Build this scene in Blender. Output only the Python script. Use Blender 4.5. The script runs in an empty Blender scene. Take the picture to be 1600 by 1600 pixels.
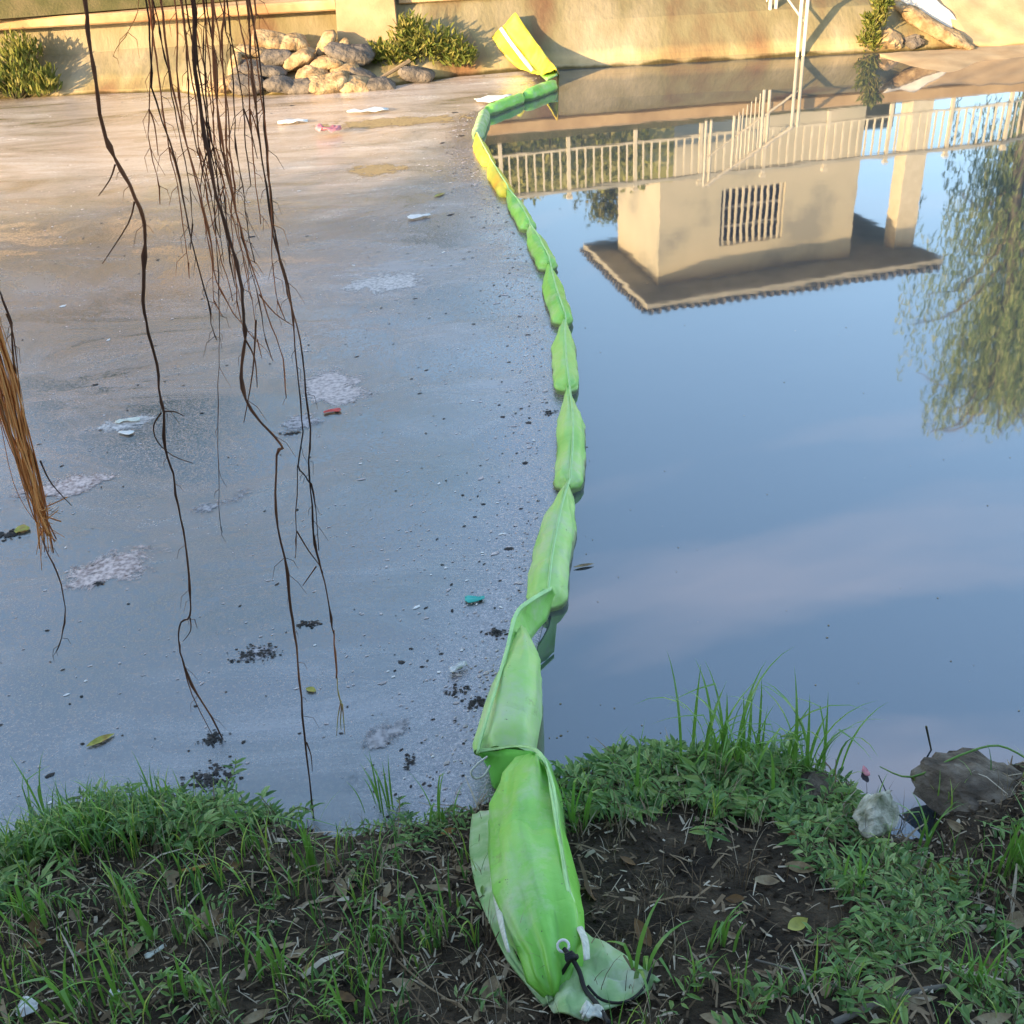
import bpy, bmesh, math, random
from mathutils import Vector, noise as mn
random.seed(7)
S = bpy.context.scene
COL = S.collection
R = math.radians

# ------------------------------------------------------------------ camera
CAM_H, PITCH, ROLL, FPX = 2.8, R(32), R(3.4), 1700.0
FW = Vector((0, math.cos(PITCH), -math.sin(PITCH)))
up0 = Vector((0, math.sin(PITCH), math.cos(PITCH)))
RT = Vector((1, 0, 0)) * math.cos(ROLL) - up0 * math.sin(ROLL)
UP = Vector((1, 0, 0)) * math.sin(ROLL) + up0 * math.cos(ROLL)
CPOS = Vector((0, 0, CAM_H))
cam = bpy.data.cameras.new('camera')
cam.sensor_width = 36; cam.lens = 36 * FPX / 1600; cam.clip_start = 0.05; cam.clip_end = 2000
co = bpy.data.objects.new('camera', cam); COL.objects.link(co)
from mathutils import Matrix
m = Matrix((RT, UP, -FW)).transposed().to_4x4(); m.translation = CPOS
co.matrix_world = m
S.camera = co

# ------------------------------------------------------------------ sky, sun, exposure
SUN_EL = R(13); SUN_H = Vector((-0.75, -0.66))           # horizontal direction towards the sun
W = bpy.data.worlds.new('World'); S.world = W; W.use_nodes = True
nt = W.node_tree; N = nt.nodes; L = nt.links
bg = N['Background']
sky = N.new('ShaderNodeTexSky'); sky.sky_type = 'NISHITA'; sky.sun_disc = False
sky.sun_elevation = SUN_EL; sky.sun_rotation = math.atan2(SUN_H.x, SUN_H.y)
sky.altitude = 50; sky.air_density = 1.0; sky.dust_density = 1.0; sky.ozone_density = 1.0
tc = N.new('ShaderNodeTexCoord'); mp = N.new('ShaderNodeMapping')
mp.inputs['Rotation'].default_value = (0, R(-14), 0)
mp2 = N.new('ShaderNodeMapping'); mp2.inputs['Scale'].default_value = (1.1, 1.1, 8.0); mp2.inputs['Location'].default_value = (5.1, 3.4, 4.4)
cn = N.new('ShaderNodeTexNoise'); cn.inputs['Scale'].default_value = 1.5; cn.inputs['Detail'].default_value = 6
cr = N.new('ShaderNodeValToRGB'); cr.color_ramp.elements[0].position = 0.53; cr.color_ramp.elements[1].position = 0.84
cr.color_ramp.elements[1].color = (0.42, 0.42, 0.42, 1)
mx = N.new('ShaderNodeMixRGB'); mx.inputs[2].default_value = (4.6, 4.0, 4.2, 1)
L.new(tc.outputs['Generated'], mp.inputs[0]); L.new(mp.outputs[0], mp2.inputs[0]); L.new(mp2.outputs[0], cn.inputs['Vector'])
L.new(cn.outputs[0], cr.inputs[0]); L.new(cr.outputs[0], mx.inputs[0]); L.new(sky.outputs[0], mx.inputs[1])
L.new(mx.outputs[0], bg.inputs[0]); bg.inputs[1].default_value = 0.15
sl = bpy.data.lights.new('sun', 'SUN'); sl.energy = 3.3; sl.angle = R(0.6); sl.color = (1.0, 0.70, 0.37)
so = bpy.data.objects.new('sun', sl); COL.objects.link(so)
SUNV = Vector((SUN_H.x * math.cos(SUN_EL), SUN_H.y * math.cos(SUN_EL), math.sin(SUN_EL))).normalized()
so.rotation_euler = SUNV.to_track_quat('Z', 'Y').to_euler(); so.location = (-10, -10, 15)
S.view_settings.view_transform = 'Standard'; S.view_settings.look = 'None'
S.view_settings.gamma = 1.0; S.view_settings.use_curve_mapping = False
S.view_settings.exposure = 2.0

# ------------------------------------------------------------------ survey helpers (sight line -> point in the place)
def ray(x, y):
    return (FW + RT * ((x - 800) / FPX) - UP * ((y - 800) / FPX)).normalized()
def onz(x, y, z=0.0):
    d = ray(x, y); return CPOS + d * ((z - CAM_H) / d.z)
def onY(x, y, Y):
    d = ray(x, y); return CPOS + d * (Y / d.y)

SH = [(-40, 2.3), (-6, 2.2), (-3, 2.3), (-2.1, 2.3), (-1.75, 2.45), (-1.4, 2.66), (-1.0, 2.62), (-0.6, 2.50), (-0.35, 2.53), (-0.15, 2.60),
      (0.1, 2.68), (0.4, 2.76), (0.75, 2.76), (0.98, 2.66), (1.07, 2.52), (1.15, 2.36), (1.24, 2.34), (1.36, 2.47), (1.55, 2.62),
      (1.9, 2.72), (3, 2.6), (6, 2.5), (40, 2.3)]
def interp(t, x):
    if x <= t[0][0]: return t[0][1]
    for (a, b), (c, d) in zip(t, t[1:]):
        if x <= c:
            k = (x - a) / (c - a); k = k * k * (3 - 2 * k)
            return b + (d - b) * k
    return t[-1][1]
def fbm(x, y, z=0.0, sc=1.0, oc=3):
    v = 0; a = 1; tot = 0
    for i in range(oc):
        v += a * mn.noise(Vector((x * sc, y * sc, z + i * 7.3))); tot += a; a *= 0.5; sc *= 2.1
    return v / tot
def shore(x): return interp(SH, x) + 0.03 * fbm(x, 0, 3.0, 6)
def bank(x, y):
    d = shore(x) - y
    n = fbm(x, y, 0, 4, 4)
    if d < 0: return d * 0.9 - 0.01 + 0.01 * n
    z = 0.085 * (1 - math.exp(-d / 0.05)) + 0.31 * d + 0.035 * n * min(1, d / 0.1)
    if d > 3: z = 0.085 + 0.93 + (d - 3) * 0.05 + 0.035 * n
    return z
def onB(x, y, off=0.0):
    d = ray(x, y); t = 1.5
    while t < 8:
        p = CPOS + d * t
        if p.z <= max(bank(p.x, p.y), -0.02) + off: return p
        t += 0.01
    return CPOS + d * t

# ------------------------------------------------------------------ object helpers
def obj(name, data, mat=None, parent=None, loc=None):
    o = bpy.data.objects.new(name, data); COL.objects.link(o)
    if mat is not None and len(data.materials) == 0: data.materials.append(mat)
    if parent is not None: o.parent = parent
    if loc is not None: o.location = loc
    return o
def tag(o, label=None, cat=None, group=None, kind=None):
    if label: o['label'] = label
    if cat: o['category'] = cat
    if group: o['group'] = group
    if kind: o['kind'] = kind
    return o
def thing(name, label, cat, group=None, loc=(0, 0, 0)):
    o = bpy.data.objects.new(name, None); COL.objects.link(o); o.location = loc
    o.empty_display_size = 0.1
    return tag(o, label, cat, group)
class G:
    def __init__(s): s.v = []; s.f = []
    def add(s, vs, fs):
        b = len(s.v); s.v += [tuple(v) for v in vs]; s.f += [tuple(i + b for i in q) for q in fs]
    def box(s, a, b):
        (x0, y0, z0), (x1, y1, z1) = a, b
        s.add([(x0, y0, z0), (x1, y0, z0), (x1, y1, z0), (x0, y1, z0), (x0, y0, z1), (x1, y0, z1), (x1, y1, z1), (x0, y1, z1)],
              [(0, 3, 2, 1), (4, 5, 6, 7), (0, 1, 5, 4), (1, 2, 6, 5), (2, 3, 7, 6), (3, 0, 4, 7)])
    def tube(s, pts, rad, n=6, cap=True):
        pts = [Vector(p) for p in pts]; k = len(pts); vs = []; fs = []
        ref = Vector((0.3, 0.9, 0.1))
        for i, p in enumerate(pts):
            t = (pts[min(i + 1, k - 1)] - pts[max(i - 1, 0)]).normalized()
            a = t.cross(ref)
            if a.length < 1e-3: a = t.cross(Vector((1, 0, 0)))
            a.normalize(); b = t.cross(a)
            r = rad[i] if isinstance(rad, (list, tuple)) else rad
            for j in range(n):
                q = 2 * math.pi * j / n; vs.append(p + (a * math.cos(q) + b * math.sin(q)) * r)
        for i in range(k - 1):
            for j in range(n):
                j2 = (j + 1) % n
                fs.append((i * n + j, i * n + j2, (i + 1) * n + j2, (i + 1) * n + j))
        if cap:
            fs.append(tuple(range(n))); fs.append(tuple((k - 1) * n + j for j in range(n)))
        s.add(vs, fs)
    def leaf(s, p, d, u, Ln, Wd, droop=0.2, fold=0.25):
        # pointed leaf, folded along the midrib and drooping towards its tip
        d = d.normalized(); w = d.cross(u)
        if w.length < 1e-4: w = Vector((1, 0, 0))
        w.normalize(); u = w.cross(d)
        def at(t): return p + d * (Ln * t) - u * (droop * Ln * t * t)
        a, b, c, e = at(0), at(0.33), at(0.7), at(1)
        h = u * (fold * Wd)
        s.add([a, b, c, e, b + w * Wd * .5 + h, c + w * Wd * .4 + h, b - w * Wd * .5 + h, c - w * Wd * .4 + h],
              [(0, 1, 4), (1, 2, 5, 4), (2, 3, 5), (0, 6, 1), (1, 6, 7, 2), (2, 7, 3)])
    def blade(s, p, d, Ln, Wd, bend, seg=6, side=None, kink=None):
        # grass blade: rises along +z, leaning towards d, arching over
        d = Vector((d.x, d.y, 0)).normalized(); w = side or Vector((-d.y, d.x, 0))
        vs = []; fs = []; q = Vector(p); ang = 0.12
        for i in range(seg + 1):
            t = i / seg
            ww = Wd * (1 - t ** 1.8) * (0.55 + 0.9 * t if t < .5 else 1.0)
            vs += [q - w * ww * .5, q + w * ww * .5]
            a = ang + bend * t * t
            if kink and t > kink: a += 1.3
            q = q + (d * math.sin(a) + Vector((0, 0, 1)) * math.cos(a)) * (Ln / seg)
        for i in range(seg): fs.append((2 * i, 2 * i + 1, 2 * i + 3, 2 * i + 2))
        s.add(vs, fs)
    def mesh(s, name, smooth=False):
        me = bpy.data.meshes.new(name); me.from_pydata(s.v, [], s.f); me.update()
        if smooth:
            for p in me.polygons: p.use_smooth = True
        return me
    def build(s, name, mat, parent=None, smooth=False, loc=None):
        return obj(name, s.mesh(name, smooth), mat, parent, loc)
def grid_mesh(rows):
    g = G(); n = len(rows[0]); vs = [p for r in rows for p in r]; fs = []
    for i in range(len(rows) - 1):
        for j in range(n - 1):
            fs.append((i * n + j, i * n + j + 1, (i + 1) * n + j + 1, (i + 1) * n + j))
    g.add(vs, fs); return g
def smooth_path(pts, sub=4):
    pts = [Vector(p) for p in pts]; out = []
    for i in range(len(pts) - 1):
        p0 = pts[max(i - 1, 0)]; p1 = pts[i]; p2 = pts[i + 1]; p3 = pts[min(i + 2, len(pts) - 1)]
        for k in range(sub):
            t = k / sub
            out.append(0.5 * ((2 * p1) + (p2 - p0) * t + (2 * p0 - 5 * p1 + 4 * p2 - p3) * t * t + (3 * p1 - p0 - 3 * p2 + p3) * t ** 3))
    out.append(pts[-1]); return out

# ------------------------------------------------------------------ materials
def mat(name, cols, rough=0.7, scale=8.0, detail=5.0, island=False, bump=0.0, bscale=None, spec=0.4, stretch=None, trans=0.0,
        positions=None, sheen=0, dist=0.02, ior=None):
    M = bpy.data.materials.new(name); M.use_nodes = True
    t = M.node_tree; n = t.nodes; l = t.links; b = n['Principled BSDF']
    b.inputs['Roughness'].default_value = rough; b.inputs['Specular IOR Level'].default_value = spec
    if ior: b.inputs['IOR'].default_value = ior
    geo = n.new('ShaderNodeNewGeometry'); tcn = n.new('ShaderNodeTexCoord')
    mpn = n.new('ShaderNodeMapping'); l.new(geo.outputs['Position'], mpn.inputs[0])
    if stretch: mpn.inputs['Scale'].default_value = stretch
    nz = n.new('ShaderNodeTexNoise'); nz.inputs['Scale'].default_value = scale; nz.inputs['Detail'].default_value = detail
    l.new(mpn.outputs[0], nz.inputs['Vector'])
    rp = n.new('ShaderNodeValToRGB'); e = rp.color_ramp.elements
    k = len(cols); pos = positions or ([0.5] if k == 1 else [i / (k - 1) if island else 0.3 + 0.4 * i / (k - 1) for i in range(k)])
    while len(e) < k: e.new(0.5)
    for i, c in enumerate(cols): e[i].position = pos[i]; e[i].color = (*c, 1)
    if k == 1: e[1].color = (*cols[0], 1)
    if island:
        ad = n.new('ShaderNodeMath'); ad.operation = 'MULTIPLY_ADD'; ad.inputs[1].default_value = 0.8
        ml = n.new('ShaderNodeMath'); ml.operation = 'MULTIPLY'; ml.inputs[1].default_value = 0.25
        l.new(nz.outputs[0], ml.inputs[0]); l.new(geo.outputs['Random Per Island'], ad.inputs[0]); l.new(ml.outputs[0], ad.inputs[2])
        l.new(ad.outputs[0], rp.inputs[0])
    else: l.new(nz.outputs[0], rp.inputs[0])
    l.new(rp.outputs[0], b.inputs['Base Color'])
    if bump:
        nb = n.new('ShaderNodeTexNoise'); nb.inputs['Scale'].default_value = bscale or scale * 3; nb.inputs['Detail'].default_value = 5
        l.new(mpn.outputs[0], nb.inputs['Vector'])
        bp = n.new('ShaderNodeBump'); bp.inputs['Strength'].default_value = bump; bp.inputs['Distance'].default_value = dist
        l.new(nb.outputs[0], bp.inputs['Height']); l.new(bp.outputs[0], b.inputs['Normal'])
    if trans:
        tr = n.new('ShaderNodeBsdfTranslucent'); l.new(rp.outputs[0], tr.inputs[0]); ms = n.new('ShaderNodeMixShader')
        ms.inputs[0].default_value = trans; l.new(b.outputs[0], ms.inputs[1]); l.new(tr.outputs[0], ms.inputs[2])
        l.new(ms.outputs[0], n['Material Output'].inputs[0])
    return M
def solid(name, c, rough=0.6, spec=0.4, v=0.12, scale=20, **k):
    d = tuple(x * (1 - v) for x in c); e = tuple(min(1, x * (1 + v)) for x in c)
    return mat(name, [d, e], rough, scale, spec=spec, **k)

M_soil = mat('bank_soil', [(0.018, 0.013, 0.009), (0.05, 0.037, 0.024), (0.10, 0.075, 0.048)], 0.9, 9, 8, bump=0.9, bscale=55, spec=0.2, dist=0.03)
def fabric(name, cols, dirt=0.5, rough=0.38):
    M = mat(name, cols, rough, 3.5, 6, bump=0.5, bscale=6, spec=0.5, dist=0.02)
    t = M.node_tree; n = t.nodes; l = t.links; b = n['Principled BSDF']; geo = n.new('ShaderNodeNewGeometry')
    src = b.inputs['Base Color'].links[0].from_socket
    def layer(src, sc, det, p0, p1, col, amt, rough_=.7):
        z = n.new('ShaderNodeTexNoise'); z.inputs['Scale'].default_value = sc; z.inputs['Detail'].default_value = det; z.inputs['Roughness'].default_value = rough_
        l.new(geo.outputs['Position'], z.inputs['Vector']); r = n.new('ShaderNodeValToRGB'); e = r.color_ramp.elements
        e[0].position = p0; e[0].color = (0, 0, 0, 1); e[1].position = p1; e[1].color = (amt, amt, amt, 1); l.new(z.outputs[0], r.inputs[0])
        x = n.new('ShaderNodeMixRGB'); l.new(r.outputs[0], x.inputs[0]); l.new(src, x.inputs[1]); x.inputs[2].default_value = (*col, 1); return x.outputs[0]
    c = layer(src, 4.0, 14, .50, .72, (0.50, 0.56, 0.40), dirt)          # grey dust
    c = layer(c, 9.0, 14, .60, .74, (0.16, 0.17, 0.07), dirt * 1.1, .75)      # smears of mud
    c = layer(c, 60, 3, .70, .74, (0.03, 0.04, 0.02), .8, .6)           # specks
    sz = n.new('ShaderNodeSeparateXYZ'); l.new(geo.outputs['Position'], sz.inputs[0])   # scum left at the waterline
    tn = n.new('ShaderNodeTexNoise'); tn.inputs['Scale'].default_value = 14; tn.inputs['Detail'].default_value = 8; l.new(geo.outputs['Position'], tn.inputs['Vector'])
    tm = n.new('ShaderNodeMath'); tm.operation = 'MULTIPLY_ADD'; tm.inputs[1].default_value = -.055; l.new(tn.outputs[0], tm.inputs[0]); l.new(sz.outputs['Z'], tm.inputs[2])
    tr = n.new('ShaderNodeMapRange'); tr.inputs[1].default_value = .012; tr.inputs[2].default_value = -.008; tr.inputs[4].default_value = .8; l.new(tm.outputs[0], tr.inputs[0])
    tx = n.new('ShaderNodeMixRGB'); l.new(tr.outputs[0], tx.inputs[0]); l.new(c, tx.inputs[1]); tx.inputs[2].default_value = (0.10, 0.10, 0.06, 1); c = tx.outputs[0]
    l.new(c, b.inputs['Base Color'])
    vo = n.new('ShaderNodeTexVoronoi'); vo.feature = 'DISTANCE_TO_EDGE'; vo.inputs['Scale'].default_value = 7.5; vo.inputs['Randomness'].default_value = 1
    wn = n.new('ShaderNodeTexNoise'); wn.inputs['Scale'].default_value = 4; l.new(geo.outputs['Position'], wn.inputs['Vector'])
    wm = n.new('ShaderNodeMixRGB'); wm.inputs[0].default_value = .25; l.new(geo.outputs['Position'], wm.inputs[1]); l.new(wn.outputs['Color'], wm.inputs[2]); l.new(wm.outputs[0], vo.inputs['Vector'])
    vr = n.new('ShaderNodeMapRange'); vr.inputs[2].default_value = .25; l.new(vo.outputs['Distance'], vr.inputs[0])
    b3 = n.new('ShaderNodeBump'); b3.inputs['Strength'].default_value = .3; b3.inputs['Distance'].default_value = .008
    l.new(vr.outputs[0], b3.inputs['Height']); l.new(b.inputs['Normal'].links[0].from_socket, b3.inputs['Normal']); l.new(b3.outputs[0], b.inputs['Normal'])
    wv = n.new('ShaderNodeTexNoise'); wv.inputs['Scale'].default_value = 500; l.new(geo.outputs['Position'], wv.inputs['Vector'])
    b2 = n.new('ShaderNodeBump'); b2.inputs['Strength'].default_value = .12; b2.inputs['Distance'].default_value = .002
    l.new(wv.outputs[0], b2.inputs['Height']); l.new(b.inputs['Normal'].links[0].from_socket, b2.inputs['Normal']); l.new(b2.outputs[0], b.inputs['Normal'])
    return M
M_green = fabric('boom_green', [(0.17, 0.49, 0.055), (0.24, 0.60, 0.085), (0.34, 0.65, 0.16)], .8)
M_dusty = fabric('boom_dusty', [(0.23, 0.55, 0.085), (0.33, 0.64, 0.14), (0.44, 0.67, 0.23)], .8)
M_seam = solid('boom_seam', (0.44, 0.72, 0.30), 0.5, v=0.1)
M_dgreen = mat('boom_inside', [(0.12, 0.48, 0.05), (0.17, 0.58, 0.08)], 0.5, 8, trans=0.1)
M_pale = mat('boom_worn', [(0.22, 0.42, 0.14), (0.33, 0.5, 0.22), (0.5, 0.58, 0.4)], 0.6, 14, 6, bump=0.3, bscale=60, dist=0.01)
M_sunlit_green = mat('boom_sunlit', [(0.62, 0.36, 0.03), (0.60, 0.52, 0.05), (0.42, 0.56, 0.09)], 0.5, 5, 3, bump=0.15, bscale=30, dist=0.01)  # green fabric; yellow stands in for warm sun on the far sections
M_white = solid('white_plastic', (0.75, 0.75, 0.72), 0.5)
M_offwhite = solid('worn_white', (0.62, 0.64, 0.55), 0.6, v=0.2, scale=80)
M_black = solid('black_cord', (0.012, 0.011, 0.010), 0.6)
M_root = mat('root_bark', [(0.022, 0.013, 0.010), (0.075, 0.036, 0.022), (0.20, 0.085, 0.042)], 0.85, 7, 6, bump=0.6, bscale=90, stretch=(1, 1, 0.3), spec=0.2, dist=0.005)
M_rootred_backlit = mat('root_red_backlit', [(0.09, 0.03, 0.018), (0.24, 0.085, 0.04), (0.42, 0.18, 0.075)], 0.8, 7, 6, island=True, spec=0.2)  # reddish backlight put into upper strands; the root's red end is its own colour
M_root_sunlit = mat('root_sunlit_fibre', [(0.10, 0.03, 0.012), (0.50, 0.17, 0.04), (0.68, 0.33, 0.12), (0.06, 0.02, 0.012)], 0.75, 10, island=True, spec=0.2)  # orange stands in for sun on fibres that hang in shade
M_roottip = mat('root_tip', [(0.40, 0.45, 0.12), (0.42, 0.2, 0.1)], 0.6, 25)
M_leaf = mat('weed_leaf', [(0.045, 0.11, 0.03), (0.09, 0.20, 0.045), (0.14, 0.27, 0.06), (0.22, 0.36, 0.09), (0.36, 0.44, 0.16)], 0.45, 12, island=True, trans=0.22, spec=0.55)
M_grass = mat('grass_blade', [(0.03, 0.10, 0.025), (0.08, 0.21, 0.045), (0.17, 0.36, 0.05), (0.42, 0.50, 0.08)], 0.36, 9, island=True, trans=0.3, spec=0.8)
M_straw = mat('dead_straw', [(0.04, 0.028, 0.018), (0.14, 0.095, 0.055), (0.28, 0.21, 0.13), (0.58, 0.52, 0.40)], 0.8, 12, island=True, spec=0.2)
M_stem = mat('weed_stem', [(0.06, 0.08, 0.03), (0.14, 0.10, 0.05)], 0.7, 20, spec=0.2)
M_deadleaf = mat('dead_leaf', [(0.16, 0.11, 0.06), (0.30, 0.22, 0.12), (0.40, 0.33, 0.2)], 0.7, 30, 5, bump=0.3, bscale=90, trans=0.15)
M_brownleaf = mat('brown_leaf', [(0.09, 0.05, 0.02), (0.22, 0.12, 0.04)], 0.7, 30, 5)
M_orangeleaf = mat('orange_leaf', [(0.24, 0.10, 0.02), (0.42, 0.2, 0.04)], 0.6, 30, 5)
M_yelleaf = mat('yellow_leaf', [(0.20, 0.20, 0.03), (0.38, 0.36, 0.06), (0.25, 0.12, 0.03)], 0.5, 22, 4)
M_stone = mat('bank_stone', [(0.045, 0.036, 0.026), (0.115, 0.09, 0.065), (0.22, 0.185, 0.14)], 0.85, 14, 8, bump=0.8, bscale=45, dist=0.02)
M_moss = mat('mossy_stone', [(0.09, 0.11, 0.05), (0.36, 0.36, 0.28), (0.62, 0.60, 0.50)], 0.85, 22, 8, bump=0.8, bscale=50, dist=0.02)
M_conc = mat('embankment_concrete', [(0.17, 0.135, 0.075), (0.27, 0.215, 0.125), (0.36, 0.29, 0.18)], 0.85, 1.3, 9, bump=0.35, bscale=25, spec=0.2)
M_wall = mat('hut_render', [(0.36, 0.35, 0.30), (0.56, 0.52, 0.40), (0.64, 0.58, 0.45)], 0.8, 0.8, 10, positions=[.32, .45, .65], spec=0.2)
M_ledge = mat('ledge_concrete', [(0.34, 0.23, 0.12), (0.50, 0.36, 0.20)], 0.8, 3, 7, bump=0.2, bscale=30)
M_fascia = mat('roof_fascia', [(0.38, 0.37, 0.31), (0.52, 0.50, 0.43)], 0.8, 3, 6)
M_tile = mat('roof_tile', [(0.08, 0.075, 0.065), (0.18, 0.165, 0.14)], 0.8, 5, 5)
M_dark = solid('unlit_room', (0.012, 0.011, 0.010), 0.7)  # near-black stands in for the unlit rooms behind windows
M_cream = mat('cream_paint', [(0.64, 0.58, 0.44), (0.78, 0.72, 0.58)], 0.5, 6, 5)
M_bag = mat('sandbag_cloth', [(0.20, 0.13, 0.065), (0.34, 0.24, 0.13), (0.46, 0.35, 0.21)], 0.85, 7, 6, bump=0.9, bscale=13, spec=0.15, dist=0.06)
M_baggrey_shade = mat('sandbag_grey_shade', [(0.09, 0.08, 0.07), (0.20, 0.17, 0.14)], 0.85, 7, 6, bump=0.9, bscale=13, spec=0.15, dist=0.06)  # grey sacks, and shade put into the colour of unlit ones in the pile
M_bark = mat('tree_bark', [(0.09, 0.08, 0.065), (0.2, 0.18, 0.15)], 0.9, 6, 6, bump=0.5, stretch=(1, 1, 0.3))
M_willow = mat('willow_leaf', [(0.08, 0.14, 0.05), (0.18, 0.26, 0.095), (0.28, 0.35, 0.15), (0.42, 0.44, 0.23)], 0.6, 3, island=True, trans=0.3, spec=0.2)
M_crown = mat('crown_leaf', [(0.03, 0.055, 0.018), (0.055, 0.09, 0.025), (0.09, 0.13, 0.035)], 0.6, 3, island=True, trans=0.25, spec=0.2)
M_bush = mat('bush_leaf', [(0.05, 0.08, 0.015), (0.13, 0.16, 0.03), (0.22, 0.22, 0.05), (0.30, 0.26, 0.08)], 0.6, 3, island=True, trans=0.3, spec=0.2)
M_foam = mat('foam', [(0.40, 0.37, 0.36), (0.52, 0.46, 0.45), (0.68, 0.62, 0.6)], 0.7, 30, 8, bump=0.5, bscale=120, dist=0.01)
M_debris = mat('dark_debris', [(0.012, 0.012, 0.012), (0.045, 0.04, 0.035)], 0.7, 40, 6)
M_teal = solid('teal_plastic', (0.05, 0.42, 0.36), 0.35)
M_red = solid('red_plastic', (0.55, 0.06, 0.05), 0.45)
M_pink = solid('pink_plastic', (0.6, 0.22, 0.25), 0.5)
M_cloth = solid('pale_sheeting', (0.55, 0.52, 0.46), 0.6, v=0.2, scale=6)
M_blue = solid('blue_print', (0.10, 0.16, 0.32), 0.6)
M_farwall = mat('tan_wall', [(0.55, 0.40, 0.28), (0.66, 0.50, 0.36)], 0.85, 1.5, 6)
M_earth = mat('far_earth', [(0.10, 0.075, 0.04), (0.2, 0.15, 0.085), (0.12, 0.11, 0.04)], 0.9, 0.6, 8)

def water_mat():
    M = bpy.data.materials.new('pond_water'); M.use_nodes = True
    t = M.node_tree; n = t.nodes; l = t.links; b = n['Principled BSDF']
    b.inputs['Base Color'].default_value = (0.045, 0.060, 0.072, 1)
    b.inputs['Roughness'].default_value = 0.03; b.inputs['IOR'].default_value = 2.85
    g = n.new('ShaderNodeNewGeometry'); nz = n.new('ShaderNodeTexNoise'); nz.inputs['Scale'].default_value = 1.6; nz.inputs['Detail'].default_value = 3
    l.new(g.outputs['Position'], nz.inputs['Vector'])
    bp = n.new('ShaderNodeBump'); bp.inputs['Strength'].default_value = 0.018; bp.inputs['Distance'].default_value = 0.05
    l.new(nz.outputs[0], bp.inputs['Height']); l.new(bp.outputs[0], b.inputs['Normal'])
    return M
def scum_mat():
    M = bpy.data.materials.new('scum_film'); M.use_nodes = True
    t = M.node_tree; n = t.nodes; l = t.links; b = n['Principled BSDF']
    g = n.new('ShaderNodeNewGeometry')
    def noise(sc, det, rough=0.6, dist=0.0, stretch=None):
        z = n.new('ShaderNodeTexNoise'); z.inputs['Scale'].default_value = sc; z.inputs['Detail'].default_value = det
        z.inputs['Roughness'].default_value = rough; z.inputs['Distortion'].default_value = dist
        if stretch:
            mp = n.new('ShaderNodeMapping'); mp.inputs['Scale'].default_value = stretch[0]; mp.inputs['Rotation'].default_value = (0, 0, stretch[1])
            l.new(g.outputs['Position'], mp.inputs[0]); l.new(mp.outputs[0], z.inputs['Vector'])
        else: l.new(g.outputs['Position'], z.inputs['Vector'])
        return z
    def ramp(src, stops):
        r = n.new('ShaderNodeValToRGB'); e = r.color_ramp.elements
        while len(e) < len(stops): e.new(0.5)
        for i, (p, c) in enumerate(stops): e[i].position = p; e[i].color = (*c, 1)
        l.new(src, r.inputs[0]); return r
    def mix(f, a, bb, mode='MIX', fac=None):
        x = n.new('ShaderNodeMixRGB'); x.blend_type = mode
        if f is not None: l.new(f, x.inputs[0])
        else: x.inputs[0].default_value = fac
        for s, v in ((1, a), (2, bb)):
            if isinstance(v, tuple): x.inputs[s].default_value = (*v, 1)
            else: l.new(v, x.inputs[s])
        return x
    big = noise(0.45, 5, 0.55, 0.8, ((0.6, 1.0, 1.0), R(25)))
    film = ramp(big.outputs[0], [(0.38, (0.030, 0.046, 0.038)), (0.50, (0.060, 0.070, 0.074)), (0.62, (0.115, 0.12, 0.13))])
    skin = ramp(big.outputs[0], [(0.38, (0.085, 0.105, 0.10)), (0.6, (0.255, 0.245, 0.255))])
    # crusts of skin with ragged, granular edges, drawn out by the wind
    cru = noise(0.95, 15, 0.74, 0.9, ((0.6, 1.25, 1.0), R(26)))
    m1 = ramp(cru.outputs[0], [(0.47, (0, 0, 0)), (0.56, (0.5, 0.5, 0.5)), (0.66, (0.95, 0.95, 0.95))])
    grain = noise(85, 4, 0.8); m2 = ramp(grain.outputs[0], [(0.52, (0, 0, 0)), (0.68, (0.8, 0.8, 0.8))])
    mask = mix(None, m1.outputs[0], m2.outputs[0], 'SCREEN', 0.55)
    c0 = mix(mask.outputs[0], film.outputs[0], skin.outputs[0])
    # sunlight glow painted into scum towards the far bank: beige-pink, streaked with brown
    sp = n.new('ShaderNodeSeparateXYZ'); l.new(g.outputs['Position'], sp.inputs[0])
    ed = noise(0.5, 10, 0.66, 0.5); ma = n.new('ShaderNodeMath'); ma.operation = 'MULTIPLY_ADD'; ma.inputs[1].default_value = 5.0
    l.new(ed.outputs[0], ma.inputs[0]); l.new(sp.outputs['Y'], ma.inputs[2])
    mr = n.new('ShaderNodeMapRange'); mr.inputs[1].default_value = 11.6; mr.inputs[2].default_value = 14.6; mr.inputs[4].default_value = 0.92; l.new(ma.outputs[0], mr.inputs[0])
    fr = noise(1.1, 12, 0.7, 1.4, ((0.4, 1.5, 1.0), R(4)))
    glow_tint = ramp(fr.outputs[0], [(0.33, (0.15, 0.125, 0.07)), (0.42, (0.40, 0.32, 0.25)), (0.55, (0.58, 0.49, 0.42)), (0.72, (0.72, 0.65, 0.58))])
    c1 = mix(mr.outputs[0], c0.outputs[0], glow_tint.outputs[0])
    # rubbish and slime caught along the boom
    at_ = n.new('ShaderNodeAttribute'); at_.attribute_name = 'boom_edge'
    en = noise(9, 9, 0.75, 0.6); em = n.new('ShaderNodeMath'); em.operation = 'MULTIPLY'; l.new(at_.outputs['Fac'], em.inputs[0]); l.new(en.outputs[0], em.inputs[1])
    er = ramp(em.outputs[0], [(0.09, (0, 0, 0)), (0.24, (0.9, 0.9, 0.9))])
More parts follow.
